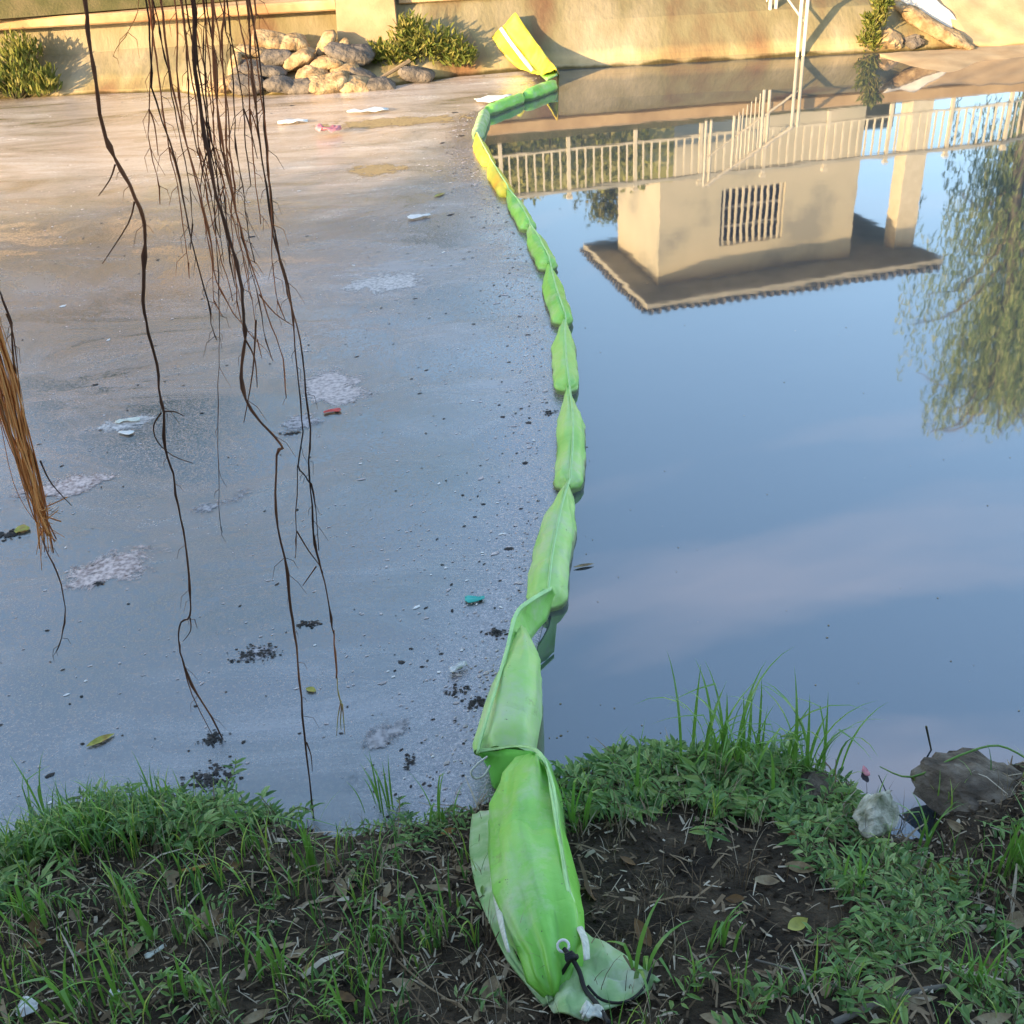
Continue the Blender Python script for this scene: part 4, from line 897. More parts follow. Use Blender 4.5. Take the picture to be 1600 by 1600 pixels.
def stone(loc, s, seed, mt, label, cat='stone', group=None, flat=.6, sub=4):
    bm = bmesh.new(); bmesh.ops.create_icosphere(bm, subdivisions=sub, radius=1)
    for v in bm.verts:
        u_ = v.co.normalized(); k = 1 + .30 * mn.noise(u_ * 1.2 + Vector((seed * 5, 0, 0))) + .22 * mn.noise(u_ * 2.6 + Vector((seed, 3, 0))) + .12 * mn.noise(u_ * 6 + Vector((seed, 7, 0))) + .06 * mn.noise(u_ * 14 + Vector((seed, 9, 0)))
        for pl in range(7):   # knock flat facets off
            fn = Vector((math.sin(seed * 3 + pl * 2.4), math.cos(seed * 2 + pl * 1.7), math.sin(pl * 1.1 + seed))).normalized(); dd_ = u_.dot(fn) * k
            if dd_ > .78: k *= .78 / dd_ * (1 + .03 * mn.noise(u_ * 9))
        q = u_ * k; v.co = Vector((q.x * s[0], q.y * s[1], q.z * s[2]))
    me = bpy.data.meshes.new('stone'); bm.to_mesh(me); bm.free()
    for p in me.polygons: p.use_smooth = False
    o = obj('stone', me, mt, None, loc); o.rotation_euler.z = seed; return tag(o, label, cat, group)
stone(onY(1388, 62, 15.85), (.22, .18, .16), 1.3, M_ledge, 'pale stone beside the long sandbag roll'); stone(onY(1425, 66, 15.8), (.16, .14, .10), 2.3, M_baggrey_shade, 'brown stone at the waterline under the sandbag roll')

# bushes of the far bank
def bush(name, label, base, blobs, n_, ls, mt, seed, up_=.2):
    rnd = random.Random(seed); t = thing(name, label, 'bush', None, base); gl = G(); gs = G()
    for (c, r) in blobs:
        for k in range(int(n_ / len(blobs))):
            d = Vector((rnd.gauss(0, 1), rnd.gauss(0, .8), rnd.gauss(0, .9))).normalized() * r * rnd.uniform(.2, 1.05)
            p = Vector(c) + d
            if p.z < 0: continue
            gl.leaf(p, Vector((d.x, d.y, abs(d.z) + up_)) + Vector((rnd.gauss(0, .2), rnd.gauss(0, .2), 0)), Vector((rnd.gauss(0, 1), rnd.gauss(0, 1), rnd.gauss(.3, .8))), ls * rnd.uniform(.6, 1.4), ls * .32, .25, .2)
        for k in range(5):
            e = Vector(c) + Vector((rnd.gauss(0, .5), rnd.gauss(0, .4), rnd.gauss(.3, .3))) * r
            gs.tube([(rnd.uniform(-.06, .06), 0, -.05), tuple(e * .5 + Vector((0, 0, .03))), tuple(e)], [.012, .009, .004], 5)
    gs.build('stem', M_stem, t); gl.build('foliage', mt, t); return t
bush('bush', 'sunlit yellow-green bush right of the sandbag pile', (-.85, 15.85, .12), [((-.30, 0, .20), .26), ((.0, 0, .30), .30), ((.30, 0, .22), .28), ((.52, -.1, .12), .2), ((-.15, .1, .45), .2), ((-.55, .15, .16), .18)], 2100, .10, M_bush, 61)
bush('bush', 'bright green bush at the waterline in the top left corner', (-6.5, 16.05, .02), [((-.35, 0, .22), .3), ((.05, 0, .24), .3), ((.38, 0, .14), .24), ((.1, .3, .5), .26), ((-.6, .1, .3), .3)], 2300, .10, M_bush, 62, .6)
bush('bush', 'small leafy plant at the waterline right of the stair rails', (5.25, 15.78, 0), [((0, 0, .14), .17), ((.04, .05, .36), .15), ((.1, 0, .56), .13)], 700, .09, M_bush, 63)

# ================================================================== FLOATING DEBRIS
rnd = random.Random(100)
def patch(n, cx, cy, sx, sy, ang, size, mt, seed, jag=.5):
    # irregular film patch: jagged thin sheet with holes made of many flakes
    r_ = random.Random(seed); g_ = G()
    for k in range(n):
        a = r_.gauss(0, .45) * sx; b = r_.gauss(0, .45) * sy; s_ = size * r_.uniform(.3, 1.3)
        x = cx + a * math.cos(ang) - b * math.sin(ang); y = cy + a * math.sin(ang) + b * math.cos(ang)
        m_ = r_.randint(5, 8); z = .0055 + r_.uniform(0, .004); a0 = r_.uniform(0, 6)
        ring = [(x + math.cos(a0 + 6.283 * i / m_) * s_ * r_.uniform(.5, 1.2) * 1.4, y + math.sin(a0 + 6.283 * i / m_) * s_ * r_.uniform(.5, 1.2), z) for i in range(m_)]
        g_.add([(x, y, z + .002)] + ring, [(0, i + 1, (i + 1) % m_ + 1) for i in range(m_)])
    return g_
def pz(x, y): return onz(x, y, .006)
PT = [(520, 600, 700, .17, .15, .5, .009, 'pinkish foam patch floating in mid pond right of the roots'),
      (600, 440, 700, .34, .17, .1, .014, 'wrinkled pale foam raft below the far bank'),
      (175, 885, 600, .21, .10, .6, .006, 'reddish grey foam streak left of the long root'),
      (215, 655, 70, .16, .06, .2, .010, 'flat whitish foam flakes beside the long root'),
      (590, 265, 26, .32, .30, 0, .05, 'ochre oval stain of foam near the far bank')]
def film_mat(name, c0, c1, thr=.5, seed=0.0):
    M = bpy.data.materials.new(name); M.use_nodes = True; t = M.node_tree; n = t.nodes; l = t.links; b = n['Principled BSDF']
    tc_ = n.new('ShaderNodeTexCoord'); oi = n.new('ShaderNodeObjectInfo'); g = n.new('ShaderNodeNewGeometry')
    le = n.new('ShaderNodeVectorMath'); le.operation = 'LENGTH'; l.new(tc_.outputs['Object'], le.inputs[0])
    nz = n.new('ShaderNodeTexNoise'); nz.inputs['Scale'].default_value = 5.5; nz.inputs['Detail'].default_value = 14; nz.inputs['Roughness'].default_value = .78; nz.inputs['Distortion'].default_value = .5
    l.new(g.outputs['Position'], nz.inputs['Vector'])
    m1 = n.new('ShaderNodeMath'); m1.operation = 'MULTIPLY_ADD'; m1.inputs[1].default_value = -.42; m1.inputs[2].default_value = .24; l.new(le.outputs['Value'], m1.inputs[0])
    m2 = n.new('ShaderNodeMath'); m2.operation = 'ADD'; l.new(m1.outputs[0], m2.inputs[0]); l.new(nz.outputs[0], m2.inputs[1])
    mr = n.new('ShaderNodeMapRange'); mr.inputs[1].default_value = thr; mr.inputs[2].default_value = thr + .10; mr.inputs[4].default_value = .95; l.new(m2.outputs[0], mr.inputs[0])
    l.new(mr.outputs[0], b.inputs['Alpha']); b.inputs['Roughness'].default_value = .6
    n2 = n.new('ShaderNodeTexNoise'); n2.inputs['Scale'].default_value = 45; n2.inputs['Detail'].default_value = 6; l.new(g.outputs['Position'], n2.inputs['Vector'])
    r = n.new('ShaderNodeValToRGB'); e = r.color_ramp.elements; e[0].position = .35; e[0].color = (*c0, 1); e[1].position = .62; e[1].color = (*c1, 1); l.new(n2.outputs[0], r.inputs[0]); l.new(r.outputs[0], b.inputs['Base Color'])
    bp = n.new('ShaderNodeBump'); bp.inputs['Strength'].default_value = .6; bp.inputs['Distance'].default_value = .01; l.new(m2.outputs[0], bp.inputs['Height']); l.new(bp.outputs[0], b.inputs['Normal'])
    return M
F_pink = film_mat('pink_foam', (0.32, 0.28, 0.27), (0.62, 0.55, 0.53), .46); F_pale = film_mat('pale_foam', (0.30, 0.29, 0.28), (0.66, 0.63, 0.61), .50)
F_red = film_mat('reddish_foam', (0.26, 0.19, 0.175), (0.72, 0.60, 0.56), .52); F_ochre = film_mat('ochre_foam', (0.30, 0.20, 0.08), (0.45, 0.32, 0.14), .44); F_thin = film_mat('thin_scum', (0.17, 0.17, 0.185), (0.46, 0.445, 0.46), .60)
PT = [(520, 605, .30, .46, .5, F_pink, 'pinkish foam patch floating in mid pond right of the roots'), (600, 440, .55, .40, .1, F_pale, 'wrinkled pale foam raft below the far bank'),
      (175, 885, .46, .26, .55, F_red, 'reddish grey foam streak left of the long root'), (205, 662, .30, .16, .2, F_pale, 'flat whitish foam around the off-white plastic'),
      (590, 265, .42, .34, 0, F_ochre, 'ochre oval stain of foam near the far bank'), 
      (400, 1022, .20, .11, .1, F_thin, 'thin film around the dark weed clump'), (330, 790, .45, .14, .6, F_thin, 'faint scum streak crossing behind the long root'),
      (100, 760, .45, .22, .4, F_red, 'speckled film beside the sunlit-orange root tip'), (620, 190, 1.3, .35, 0, F_ochre, 'brownish scum band in front of the sandbags'), (600, 1150, .40, .14, .5, F_thin, 'thin grey film off the near bank left of the boom'),
      (470, 660, .40, .3, .4, F_thin, 'thin film around the root elbow')]
dg = G(); m_ = 28; dg.add([(0, 0, 0)] + [(math.cos(6.2832 * i / m_) * 1.5, math.sin(6.2832 * i / m_) * 1.5, 0) for i in range(m_)], [(0, i + 1, (i + 1) % m_ + 1) for i in range(m_)])
for k, (x, y, sx, sy, a, fm_, lab) in enumerate(PT):
    me_ = dg.mesh('foam_patch'); p = onz(x, y, .0052 + .00025 * k); o = obj('foam_patch', me_, fm_, None, p); o.scale = (sx, sy, 1); o.rotation_euler.z = a; tag(o, lab, 'foam', kind='stuff')
DB = [(398, 1022, 144, .10, .05, .2, 0.0062, 'dark clump of weed floating at the foot of mid-left water'),
      (332, 1155, 96, .05, .035, .2, 0.0052, 'dark weed clump where the long root enters the water'),
      (155, 912, 33, .03, .018, 0, 0.0062, 'black curled scrap in the reddish foam streak'),
      (482, 975, 52, .05, .025, 0, 0.0062, 'black scraps right of the straight hanging root'),
      (745, 1098, 57, .04, .03, 0, 0.0068, 'black scrap against the near boom section'),
      (775, 988, 43, .03, .02, 0, 0.0062, 'brown and black litter touching the twisted boom joint'),
      (15, 835, 57, .06, .04, 0, 0.0094, 'dark clump of litter at the left edge'),
      (640, 1190, 33, .03, .04, 0, 0.0052, 'black flecks of debris left of the rope loop'),
      (455, 677, 33, .06, .02, 0, 0.0094, 'dark strip of debris beside the root elbow'),
      (330, 1215, 120, .09, .06, .2, 0.0068, 'dark leafy litter drifting off the left bank edge'),
      (715, 1078, 43, .06, .03, .2, 0.0052, 'dark litter below the white plastic scrap'),
      (858, 645, 33, .05, .05, .8, 0.0062, 'dark twiggy scrap touching the third boom section')]
for k, (x, y, n_, sx, sy, a, sz, lab) in enumerate(DB):
    p = pz(x, y); tag(patch(n_, p.x, p.y, sx, sy, a, sz, None, 50 + k).build('debris_clump', M_debris), lab, 'debris', kind='stuff')
def flake(name, x, y, w, h, mt, label, cat, ang=0, seed=0, lift=.012, gz=None):
    p = gz if gz is not None else onz(x, y, .008); r_ = random.Random(seed); n = 6; rows = []
    for i in range(n + 1):
        rr = []
        for j in range(n + 1):
            u = (i / n - .5) * w; v = (j / n - .5) * h * (1 + .35 * math.sin(i * .8 + seed)) * (1 if i % n else .55) + .12 * h * math.sin(i * .9 + seed * 2)
            rr.append((u * math.cos(ang) - v * math.sin(ang), u * math.sin(ang) + v * math.cos(ang), lift * (mn.noise(Vector((i * .6, j * .6, seed))) * .5 + .5)))
        rows.append(rr)
    o = grid_mesh(rows).build(name, mt, None, True, p); md_ = o.modifiers.new('thickness', 'SOLIDIFY'); md_.thickness = .002
    return tag(o, label, cat)
flake('plastic_scrap', 742, 937, .085, .04, M_teal, 'small turquoise plastic scrap floating left of the twisted joint', 'litter', 0, 1)
flake('plastic_scrap', 716, 1046, .075, .035, M_white, 'white plastic scrap floating left of the near section', 'litter', .4, 2, .03)
flake('plastic_scrap', 519, 643, .10, .04, M_red, 'red plastic scrap in the pinkish foam patch', 'litter', .3, 3)
flake('plastic_scrap', 514, 212, .28, .20, M_pink, 'pale pink bag floating near the far bank', 'litter', 0, 4, .16)
flake('plastic_scrap', 575, 176, .5, .14, M_white, 'long white scrap floating in front of the sandbags', 'litter', .05, 5, .06)
flake('plastic_scrap', 458, 193, .35, .14, M_white, 'whitish scrap floating off the sandbag pile, left one', 'litter', .1, 6, .06)
flake('plastic_scrap', 775, 158, .5, .22, M_white, 'white foam litter caught in the bend of the boom', 'litter', .5, 7, .08)
flake('plastic_scrap', 655, 340, .2, .08, M_white, 'small white fleck off the sunlit yellow boom section', 'litter', .2, 8, .03)
flake('plastic_scrap', 200, 658, .14, .05, M_offwhite, 'flat off-white plastic left of the root side shoots', 'litter', .15, 9)
flake('plastic_scrap', 197, 677, .09, .04, M_white, 'white plastic chip just below the flat off-white one', 'litter', -.1, 10)
flake('plastic_scrap', 1352, 1207, .022, .035, M_pink, 'pinkish scrap floating in the small inlet', 'litter', .2, 11, .01)
flake('plastic_scrap', 35, 828, .07, .05, M_yelleaf, 'yellowish scrap beside the dark clump at the left edge', 'litter', .2, 12)
flake('plastic_scrap', 1030, 262, .001, .001, M_white, '', '') if False else None
def leaf_thing(x, y, L_, W_, mt, label, ang, z=None, tilt=0.0, name='fallen_leaf', curl=.25, off=.012):
    p = onz(x, y, z) if z is not None else onB(x, y, off); n = 8; rows = []
    for j in range(5):
        r_ = []
        for i in range(n + 1):
            t = i / n; w = W_ * math.sin(math.pi * min(1, t * 1.02)) ** .8 * (j / 4 - .5) if 0 < t < 1 else 0
            zz = curl * L_ * (t - .5) ** 2 + abs(j / 4 - .5) * W_ * .35 * math.sin(math.pi * t)
            r_.append((L_ * (t - .5), w, zz))
        rows.append(r_)
    o = grid_mesh(rows).build(name, mt, None, True, p); o.rotation_euler = (tilt, tilt * .5, ang); return tag(o, label, 'leaf')
leaf_thing(157, 1157, .11, .035, M_yelleaf, 'yellow-green leaf floating on scum at lower left', .6, .008, curl=.1)
leaf_thing(486, 1078, .05, .028, M_yelleaf, 'small pale yellow leaf floating between the two long roots', -.5, .008, curl=.1)
leaf_thing(912, 884, .10, .022, M_deadleaf, 'brown leaf touching the clean side of the boom', .2, .006, curl=.1)
leaf_thing(687, 305, .16, .05, M_yelleaf, 'yellow leaf floating beside the sunlit yellow boom section', .9, .008, curl=.1)

# speckle of the scum: tiny flakes too small to count
for nm, mt, cnt, s0, s1, sd in (('scum_flecks', M_foam, 3600, .0012, .0045, 1), ('scum_flecks', M_debris, 800, .0018, .006, 2), ('scum_flecks', M_white, 260, .002, .007, 3)):
    r_ = random.Random(sd); g_ = G()
    for k in range(cnt):
        y = 2.3 + 13.4 * r_.random() ** 1.8; x = boom_x(y) - .12 - ((2.6 + y * .62) * r_.random() if r_.random() < .6 else r_.expovariate(4))
        if sd != 2 and fbm(x, y, 2, .9) < r_.uniform(-.35, .12): continue
        if y < shore(x) + .02: continue
        s_ = r_.uniform(s0, s1) * (1 + y * .10) * (2.2 if r_.random() < .05 else 1); m_ = 5; a0 = r_.uniform(0, 6); el = r_.uniform(1, 2.4); aa = r_.gauss(.5, .4)
        ring = []
        for i in range(m_):
            u = math.cos(a0 + 1.2566 * i) * s_ * el * r_.uniform(.6, 1.1); v = math.sin(a0 + 1.2566 * i) * s_ * r_.uniform(.6, 1.1)
            ring.append((x + u * math.cos(aa) - v * math.sin(aa), y + u * math.sin(aa) + v * math.cos(aa), .0062))
        g_.add([(x, y, .008)] + ring, [(0, i + 1, (i + 1) % m_ + 1) for i in range(m_)])
    tag(g_.build(nm, mt), {1: 'pale grey flecks strewn over the scum', 2: 'dark flecks strewn over the scum', 3: 'tiny white flecks strewn over the scum'}[sd], 'flecks', kind='stuff')

r_ = random.Random(44); g_ = G()
for k in range(150):
    y = 2.9 + 11 * r_.random() ** 1.6; x = boom_x(y) + .1 + (1.2 + y * .5) * r_.random() ** 1.5; s_ = r_.uniform(.0015, .005); a0 = r_.uniform(0, 6)
    g_.add([(x, y, .003)] + [(x + math.cos(a0 + 1.57 * i) * s_ * r_.uniform(.6, 1.6), y + math.sin(a0 + 1.57 * i) * s_, .002) for i in range(4)], [(0, i + 1, (i + 1) % 4 + 1) for i in range(4)])
tag(g_.build('water_dust', M_deadleaf), 'specks of dust floating on the clear water', 'dust', kind='stuff')

# ================================================================== NEAR BANK: stones, litter, plants
stone(onB(1368, 1276, .075), (.078, .06, .075), 4.1, M_moss, 'small mossy whitish stone beside the inlet')
stone(onB(1560, 1250, -.045), (.27, .17, .085), 5.7, M_stone, 'broad earthy brown stone at the water on the right')
stone(onB(1270, 1240, .0), (.10, .07, .045), 7.2, M_stone, 'low muddy stone left of the inlet')

BARE = lambda x, y: (0.22 < x < 0.80 and 1.72 < y < 2.28)
# straw, twigs, crumbs
g_ = G(); r_ = random.Random(201)
for k in range(9000):
    x = r_.uniform(-1.9, 1.9); y = r_.uniform(1.25, shore(x) - .03)
    if BARE(x, y) and r_.random() < .45: continue
    a = r_.uniform(0, 6.28); L_ = r_.uniform(.006, .05) * (3.2 if r_.random() < .10 else 1); w = r_.uniform(.0007, .0034) * (2.5 if r_.random() < .07 else 1)
    p = Vector((x, y, bank(x, y) + r_.uniform(.001, .012))); d = Vector((math.cos(a), math.sin(a), r_.gauss(0, .25))).normalized()
    s_ = d.cross(Vector((0, 0, 1))).normalized() * w
    q = p + d * L_ * .5 + Vector((0, 0, L_ * r_.uniform(-.02, .15))); e = p + d * L_
    g_.add([p - s_, p + s_, q + s_, q - s_, e + s_ * .4, e - s_ * .4], [(0, 1, 2, 3), (3, 2, 4, 5)])
tag(g_.build('plant_litter', M_straw), 'dry straw and leaf crumbs littering the near bank', 'litter', kind='stuff')
# soil crumbs
g_ = G()
for k in range(5200):
    x = r_.uniform(-1.9, 1.9); y = r_.uniform(1.25, shore(x) - .01); s_ = r_.uniform(.002, .009) * (1.9 if r_.random() < .08 else 1)
    c = Vector((x, y, bank(x, y) + s_ * .3)); a = r_.uniform(0, 6)
    vs = [c + Vector((math.cos(a + i * 1.57) * s_ * r_.uniform(.7, 1.3), math.sin(a + i * 1.57) * s_ * r_.uniform(.7, 1.3), r_.uniform(-.3, .3) * s_)) for i in range(4)] + [c + Vector((0, 0, s_)), c - Vector((0, 0, s_))]
    g_.add(vs, [(0, 1, 4), (1, 2, 4), (2, 3, 4), (3, 0, 4), (1, 0, 5), (2, 1, 5), (3, 2, 5), (0, 3, 5)])
tag(g_.build('soil_crumbs', M_soil), 'dark crumbs of soil over the near bank', 'soil', kind='stuff')

# trailing weeds: stems with small pointed leaves
def weeds(label, spots, seed, leaf0=(.028, .05), height=.05, mt=M_leaf):
    r_ = random.Random(seed); gl = G(); gs = G()
    for (x0, x1, y0, y1, n_) in spots:
        for k in range(n_):
            x = r_.uniform(x0, x1); y = r_.uniform(y0, y1); a = r_.uniform(0, 6.28); step = r_.uniform(.018, .028); cnt = r_.randint(4, 9); leaf = tuple(q_ * (1 + .55 * fbm(x, y, 9 + seed, 3, 2)) for q_ in leaf0)
            if y > shore(x) + .02 or (0.98 < x < 1.32 and y > 2.16) or fbm(x, y, seed, 5, 2) < r_.uniform(-.35, .05): continue
            h = 0; pts = []; hh = height * r_.uniform(.3, 1.5)
            for i in range(cnt):
                t = i / cnt; z = max(bank(x, y), 0.0) + .008 + hh * math.sin(t * 2.0)
                p = Vector((x, y, z)); pts.append(p)
                for s_ in (-1, 1):
                    aa = a + s_ * r_.uniform(.7, 1.4); L_ = r_.uniform(*leaf)
                    gl.leaf(p, Vector((math.cos(aa), math.sin(aa), r_.uniform(-.1, .65))), Vector((r_.gauss(0, .3), r_.gauss(0, .3), 1)), L_, L_ * r_.uniform(.20, .34), r_.uniform(.1, .6), .3)
                a += r_.gauss(0, .35); x += math.cos(a) * step; y += math.sin(a) * step
            for s_ in (-.5, 0, .5):   # tip rosette
                L_ = leaf[0] * .8; gl.leaf(pts[-1], Vector((math.cos(a + s_ * 2), math.sin(a + s_ * 2), .9)), Vector((0, 0, 1)), L_, L_ * .35, .1, .3)
            gs.tube(pts, .0016, 4, False)
    gl.add(gs.v, gs.f) if False else None
    tag(gl.build('trailing_weeds', mt), label, 'weeds', kind='stuff'); tag(gs.build('weed_stems', M_stem), label.replace('leaves', 'stems'), 'weeds', kind='stuff')
weeds('dense small green leaves covering the bank right of the boom', [(.10, .60, 2.35, 2.74, 100), (.50, 1.02, 2.36, 2.72, 95), (.30, 1.0, 2.22, 2.45, 36), (.80, 1.10, 2.0, 2.35, 22)], 301, (.032, .068), .04)
weeds('leafy weed leaves spilling down the right side of the bank', [(.74, 1.06, 1.62, 2.12, 64), (.25, .75, 1.28, 1.6, 18), (1.0, 1.6, 1.8, 2.3, 26), (1.05, 1.35, 1.35, 1.8, 16)], 302, (.026, .056), .045)
weeds('mound of bright green leaves at the left waterside', [(-1.62, -1.0, 2.36, 2.66, 130), (-1.75, -1.45, 2.1, 2.5, 60), (-1.05, -.8, 2.42, 2.6, 22)], 303, (.028, .062), .07)
weeds('sparse weed leaves on the left and middle bank', [(-1.6, -.2, 1.4, 2.35, 44), (-.6, -.2, 2.35, 2.5, 22), (.05, .3, 2.3, 2.6, 16)], 304, (.02, .04), .035)

# low grass everywhere on the bank
def grass(label, spots, seed, Lr, Wr, mt=M_grass):
    r_ = random.Random(seed); g_ = G()
    for (x0, x1, y0, y1, n_, per) in spots:
        for k in range(n_):
            x = r_.uniform(x0, x1); y = r_.uniform(y0, y1)
            if y > shore(x) - .01: continue
            for b in range(r_.randint(max(1, per - 2), per + 2)):
                a = r_.uniform(0, 6.28); p = Vector((x + r_.gauss(0, .012), y + r_.gauss(0, .012), bank(x, y) - .005))
                g_.blade(p, Vector((math.cos(a), math.sin(a), 0)), r_.uniform(*Lr), r_.uniform(*Wr), r_.uniform(.4, 2.4), 5)
    tag(g_.build('grass', mt), label, 'grass', kind='stuff')
grass('low grass scattered over the left bank', [(-1.75, -.45, 1.4, 2.35, 125, 5), (-1.7, -1.0, 2.3, 2.62, 120, 6), (-.5, -.15, 1.4, 2.2, 18, 5)], 401, (.06, .22), (.003, .010))
grass('low grass scattered over the right bank', [(.15, 1.0, 1.3, 1.6, 26, 4), (1.0, 1.7, 1.4, 2.5, 46, 5), (.1, 1.0, 2.25, 2.72, 50, 4)], 402, (.05, .18), (.0025, .008))
grass('thin dry grass over the near bank', [(-1.7, 1.6, 1.35, 2.5, 420, 5)], 403, (.05, .19), (.0014, .0036), M_straw)

# single grass tufts that stand out
def tuft(label, px, n_, Lr, Wr, spread_, seed, bend=(.3, 1.6), stuffy=False, mt=M_grass, lean=None, off=-.005):
    r_ = random.Random(seed); p = onB(px[0], px[1], 0)
    p.z = max(p.z, 0.0)
    t = thing('grass_tuft', label, 'grass tuft', 'grass tufts on the near bank', p)
    for k in range(n_):
        g_ = G(); a = r_.uniform(0, 6.28) if lean is None else r_.gauss(lean, .7); q = Vector((r_.gauss(0, spread_), r_.gauss(0, spread_ * .6), off))
        g_.blade(q, Vector((math.cos(a), math.sin(a), 0)), r_.uniform(*Lr), r_.uniform(*Wr), r_.uniform(*bend), 8, kink=.62 if r_.random() < .25 else None)
        g_.build('blade', mt, t)
    return t
tuft('tall clump of reedy grass standing in the water right of the boom', (1140, 1205), 54, (.22, .50), (.009, .016), .09, 501, (.2, 2.3))
tuft('upright reedy grass at the right end of the tall waterside clump', (1248, 1212), 30, (.20, .46), (.009, .016), .05, 502, (.2, 2.4))
tuft('bright grass tuft at the right edge beside the broad brown stone', (1580, 1365), 35, (0.14, 0.34), (.006, .010), .03, 503, (.1, .9))
tuft('grass tuft drooping at the lower right', (1520, 1545), 27, (0.12, 0.26), (.005, .009), .03, 504, (.6, 2.2))
tuft('broad-bladed green grass right of the boom end', (985, 1530), 6, (0.19, 0.31), (.014, .018), .02, 505, (1.2, 2.4))
tuft('pair of broad blades standing at the lower left corner', (100, 1600), 8, (0.14, 0.29), (.014, .020), .02, 506, (.3, 1.0))
tuft('broad arching grass at the left edge', (65, 1450), 9, (0.17, 0.31), (.011, .017), .03, 507, (.5, 1.8))
tuft('tall curved blades in the middle of the left bank', (225, 1470), 6, (0.17, 0.29), (.011, .016), .02, 508, (.3, 1.6))
tuft('single arching blade group left of the root foot', (330, 1465), 5, (0.17, 0.26), (.011, .016), .02, 509, (1.0, 2.2))
tuft('grass growing around the foot of the long root', (490, 1365), 16, (0.19, 0.42), (.006, .012), .02, 510, (.1, .9))
tuft('grass tuft with wide leaves left of bottom centre', (430, 1530), 18, (0.12, 0.23), (.008, .014), .04, 511, (.6, 1.8))
tuft('small star-shaped grass tuft in the middle of the bank', (585, 1480), 13, (0.10, 0.21), (.006, .010), .015, 512, (.8, 2.0))
tuft('thin upright grass at the bottom left of the boom', (280, 1560), 9, (0.10, 0.18), (.010, .015), .02, 513, (.2, .8))
tuft('leaning grass at the water between root and boom', (600, 1275), 9, (0.14, 0.26), (.007, .012), .03, 514, (.4, 1.2), lean=2.2)
tuft('grass fringe hanging over the water at far left', (110, 1330), 32, (0.12, 0.29), (.005, .010), .07, 515, (.3, 1.5))
tuft('fresh grass on the crown of the left waterside mound', (240, 1275), 27, (0.12, 0.23), (.005, .009), .06, 516, (.3, 1.4))
tuft('thick grass tuft at the bottom centre left', (560, 1590), 13, (0.12, 0.26), (.006, .012), .03, 517, (.6, 2.0))

TL = [(60, 1290, 'few long blades leaning over the scum at the far left'), (400, 1330, 'yellowish long blades at the right foot of the left mound'), (690, 1290, 'pale seedling sprig at the water just left of the boom'), (900, 1300, 'grass blades rising beside the boom on its right'),
      (1000, 1250, 'long grass poking through the leafy mat right of the boom'), (1330, 1400, 'grass sprig amid weeds on the right slope'), (1120, 1480, 'small sprig on the bare soil right of the boom'), (180, 1580, 'dark blue-green blades at the bottom left'), (680, 1470, 'long drooping blade pair on soil left of the boom'), (1440, 1330, 'long blades arching left of the bright right tuft')]
for k, (x, y, lab) in enumerate(TL): tuft(lab, (x, y), 7 + k % 4, (.12, .30), (.006, .013), .02, 530 + k, (.3, 2.0))
# arching weed stem over the inlet
gg = G(); pts = smooth_path([onz(1375, 1198, .02), onz(1425, 1214, .10), onz(1500, 1180, .16), onz(1560, 1165, .17), onz(1612, 1190, .13)], 4); gg.tube(pts, [.0018 + .0018 * min(1, i / 4) for i in range(len(pts))], 6)
pts = smooth_path([onz(1425, 1214, .10), onz(1452, 1245, .04)], 2); gg.tube(pts, .004, 6); pts = smooth_path([onz(1478, 1190, .14), onz(1464, 1245, .05)], 2); gg.tube(pts, .0045, 6)
tag(gg.build('weed_stem', M_grass, None, True), 'bent green stem arching over the small inlet', 'stem')
gg = G(); gg.tube([onz(1447, 1135, .12), onz(1455, 1172, .0)], [.004, .003], 5); tag(gg.build('weed_stem', M_stem, None, True), 'short dark stalk poking out of the water at right', 'stem')

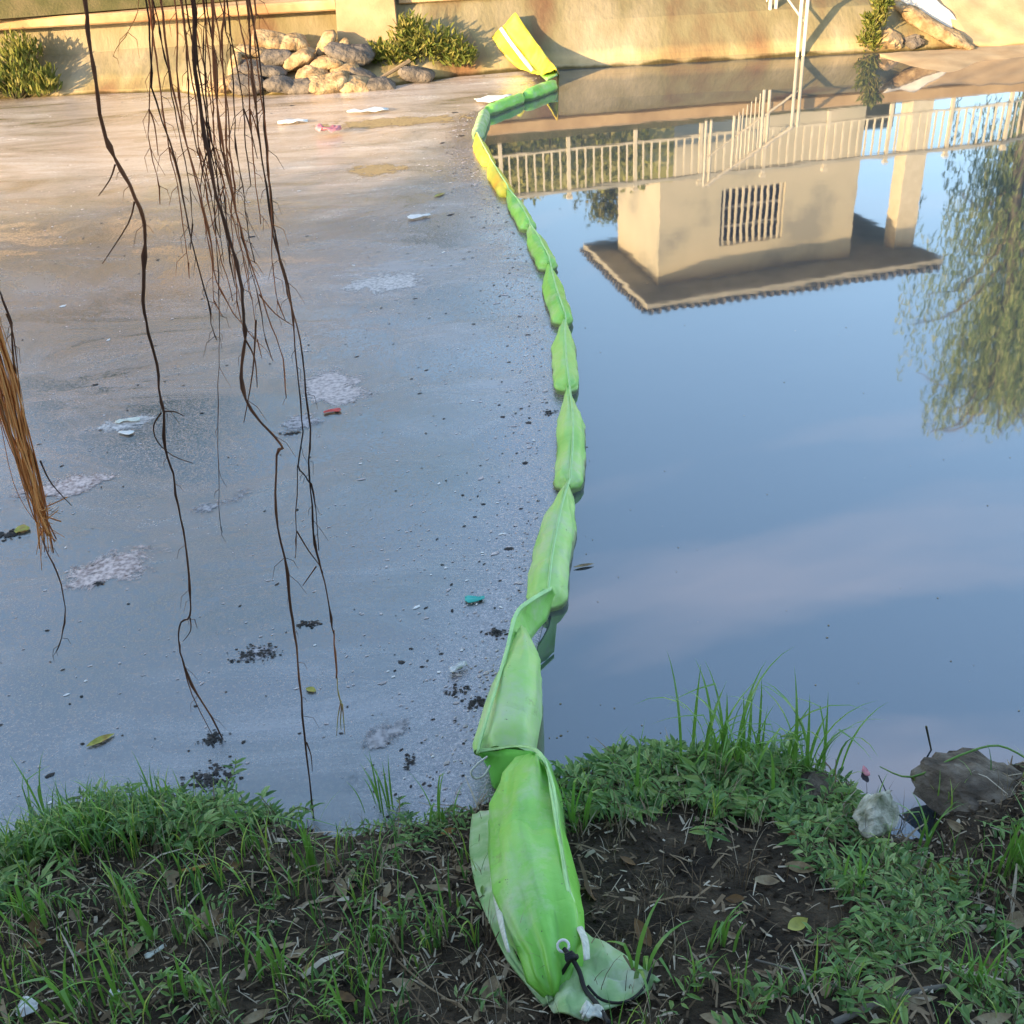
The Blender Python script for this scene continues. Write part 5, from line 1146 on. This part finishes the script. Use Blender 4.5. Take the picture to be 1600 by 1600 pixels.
# fallen leaves one can pick out
LV = [(920, 1395, .11, .045, 'b', 1.7, 'brown pointed leaf leaning right of the boom end'), (1245, 1445, .07, .035, 'y', .5, 'yellowish leaf on bare soil right of the boom'),
      (1485, 1375, .13, .045, 'y', -1.0, 'yellow-green leaf standing up at the right'), (1375, 1545, .13, .03, 'd', .3, 'grey curled leaf at the bottom right'),
      (1420, 1565, .14, .03, 'd', .1, 'long pale dry leaf at the bottom right'), (118, 1430, .06, .03, 'd', -.8, 'dry tan leaf at left between grass blades'),
      (210, 1487, .06, .035, 'd', .9, 'round tan leaf in the left foreground'), (305, 1358, .10, .02, 'o', .15, 'orange dry leaf under the left mound'),
      (268, 1368, .06, .03, 'd', .0, 'pale dry leaf left of the orange one'), (690, 1388, .10, .022, 'd', -.1, 'dry curled leaf left of the boom flap'),
      (722, 1360, .07, .03, 'd', -.5, 'light tan leaf touching the boom flap'), (768, 1550, .09, .05, 'd', 1.4, 'rounded tan leaf left of the boom end'),
      (635, 1540, .09, .03, 'd', -.35, 'tan leaf flat on soil at the bottom centre'), (548, 1370, .06, .03, 'd', 1.3, 'small dry leaf near the root foot'),
      (465, 1492, .07, .03, 'd', .2, 'dry brown leaf at bottom left of centre'), (320, 1440, .09, .05, 'd', .7, 'crumpled grey leaf in the left bank centre'),
      (640, 1400, .06, .02, 'd', 1.1, 'thin pale leaf midway between root and boom'), (1590, 1440, .10, .05, 'd', .5, 'whitish dry leaf at the right edge'),
      (1290, 1545, .06, .025, 'd', 1.2, 'small grey leaf right of bare soil'), (1545, 1595, .12, .03, 'd', .2, 'pale dry leaf in the bottom right corner'),
      (700, 1300, .05, .025, 'o', .4, 'rusty leaf at the water left of the boom'), (540, 1560, .07, .03, 'b', -.6, 'brown leaf at bottom left near thick tuft'),
      (400, 1590, .08, .03, 'd', .4, 'dry leaf at the bottom edge left of centre'), (1180, 1560, .07, .025, 'b', .9, 'brown leaf at the bottom right of bare soil'),
      (1120, 1595, .08, .03, 'd', -.4, 'pale leaf on the bottom edge right of the cord')]
mm = {'b': M_brownleaf, 'y': M_yelleaf, 'd': M_deadleaf, 'o': M_orangeleaf}
for k, (x, y, a, b, c, an, lab) in enumerate(LV):
    o = leaf_thing(x, y, a, b, mm[c], lab, an, None, .25 * math.sin(k * 1.7) if k not in (0, 2) else .8, curl=.3 + .2 * math.sin(k)); o['group'] = 'fallen leaves on the near bank'
r_ = random.Random(808); FLM = []
for k in range(4):
    o = leaf_thing(700, 1500, .055 + .008 * k, .020 + .004 * k, mm['dbdb'[k]], 'small dry leaf lying in the litter of the near bank', 0); FLM.append(o)
for k in range(48):
    src = FLM[k % 4]; o = src if k < 4 else src.copy()
    if k >= 4: COL.objects.link(o)
    x = r_.uniform(-1.7, 1.5); y = r_.uniform(1.45, 2.35); o.location = (x, y, bank(x, y) + .010); sc_ = r_.uniform(.6, 1.25); o.scale = (sc_, sc_, sc_)
    o.rotation_euler = (r_.gauss(0, .35), r_.gauss(0, .3), r_.uniform(0, 6.28)); o['group'] = 'small dry leaves littering the near bank'
# twigs
TW = [((80, 1510), (250, 1440), 'long pale twig lying across the left bank'), ((100, 1540), (230, 1520), 'short twig parallel below the long pale one'), ((620, 1500), (730, 1580), 'bent twig at the bottom centre'),
      ((1180, 1500), (1350, 1560), 'brown stick on the lower right bank'), ((1300, 1600), (1480, 1540), 'thick grey stick in the bottom right corner'), ((600, 1430), (660, 1530), 'straight straw-coloured twig left of the boom'),
      ((1280, 1300), (1460, 1430), 'thin pale stem slanting across the right weeds'), ((690, 1560), (740, 1600), 'pale twig at the bottom edge left of the boom')]
for k, (a, b, lab) in enumerate(TW):
    p, q = onB(*a, .012), onB(*b, .012); m_ = (p + q) / 2; m_.z = bank(m_.x, m_.y) + .018; m_ += Vector((.01, .012, 0)) * math.sin(k * 2.1)
    pts = smooth_path([p, m_, q], 5); gg = G(); gg.tube(pts, [(.0032 if k != 4 else .009) * (1 - .4 * i / len(pts)) for i in range(len(pts))], 6); tag(gg.build('twig', M_straw if k not in (3, 4) else M_bark, None, True), lab, 'twig', 'twigs on the near bank')
flake('paper_scrap', 0, 0, .05, .04, M_white, 'crumpled white paper scrap in the bottom left corner', 'litter', .3, 31, .03, onB(45, 1580, .01))
flake('paper_scrap', 0, 0, .025, .02, M_white, 'tiny white scrap left of the twigs at bottom left', 'litter', .3, 32, .02, onB(180, 1555, .01))
flake('paper_scrap', 0, 0, .06, .015, M_offwhite, 'narrow white strip on soil in the left bank', 'litter', .6, 33, .02, onB(245, 1490, .015))
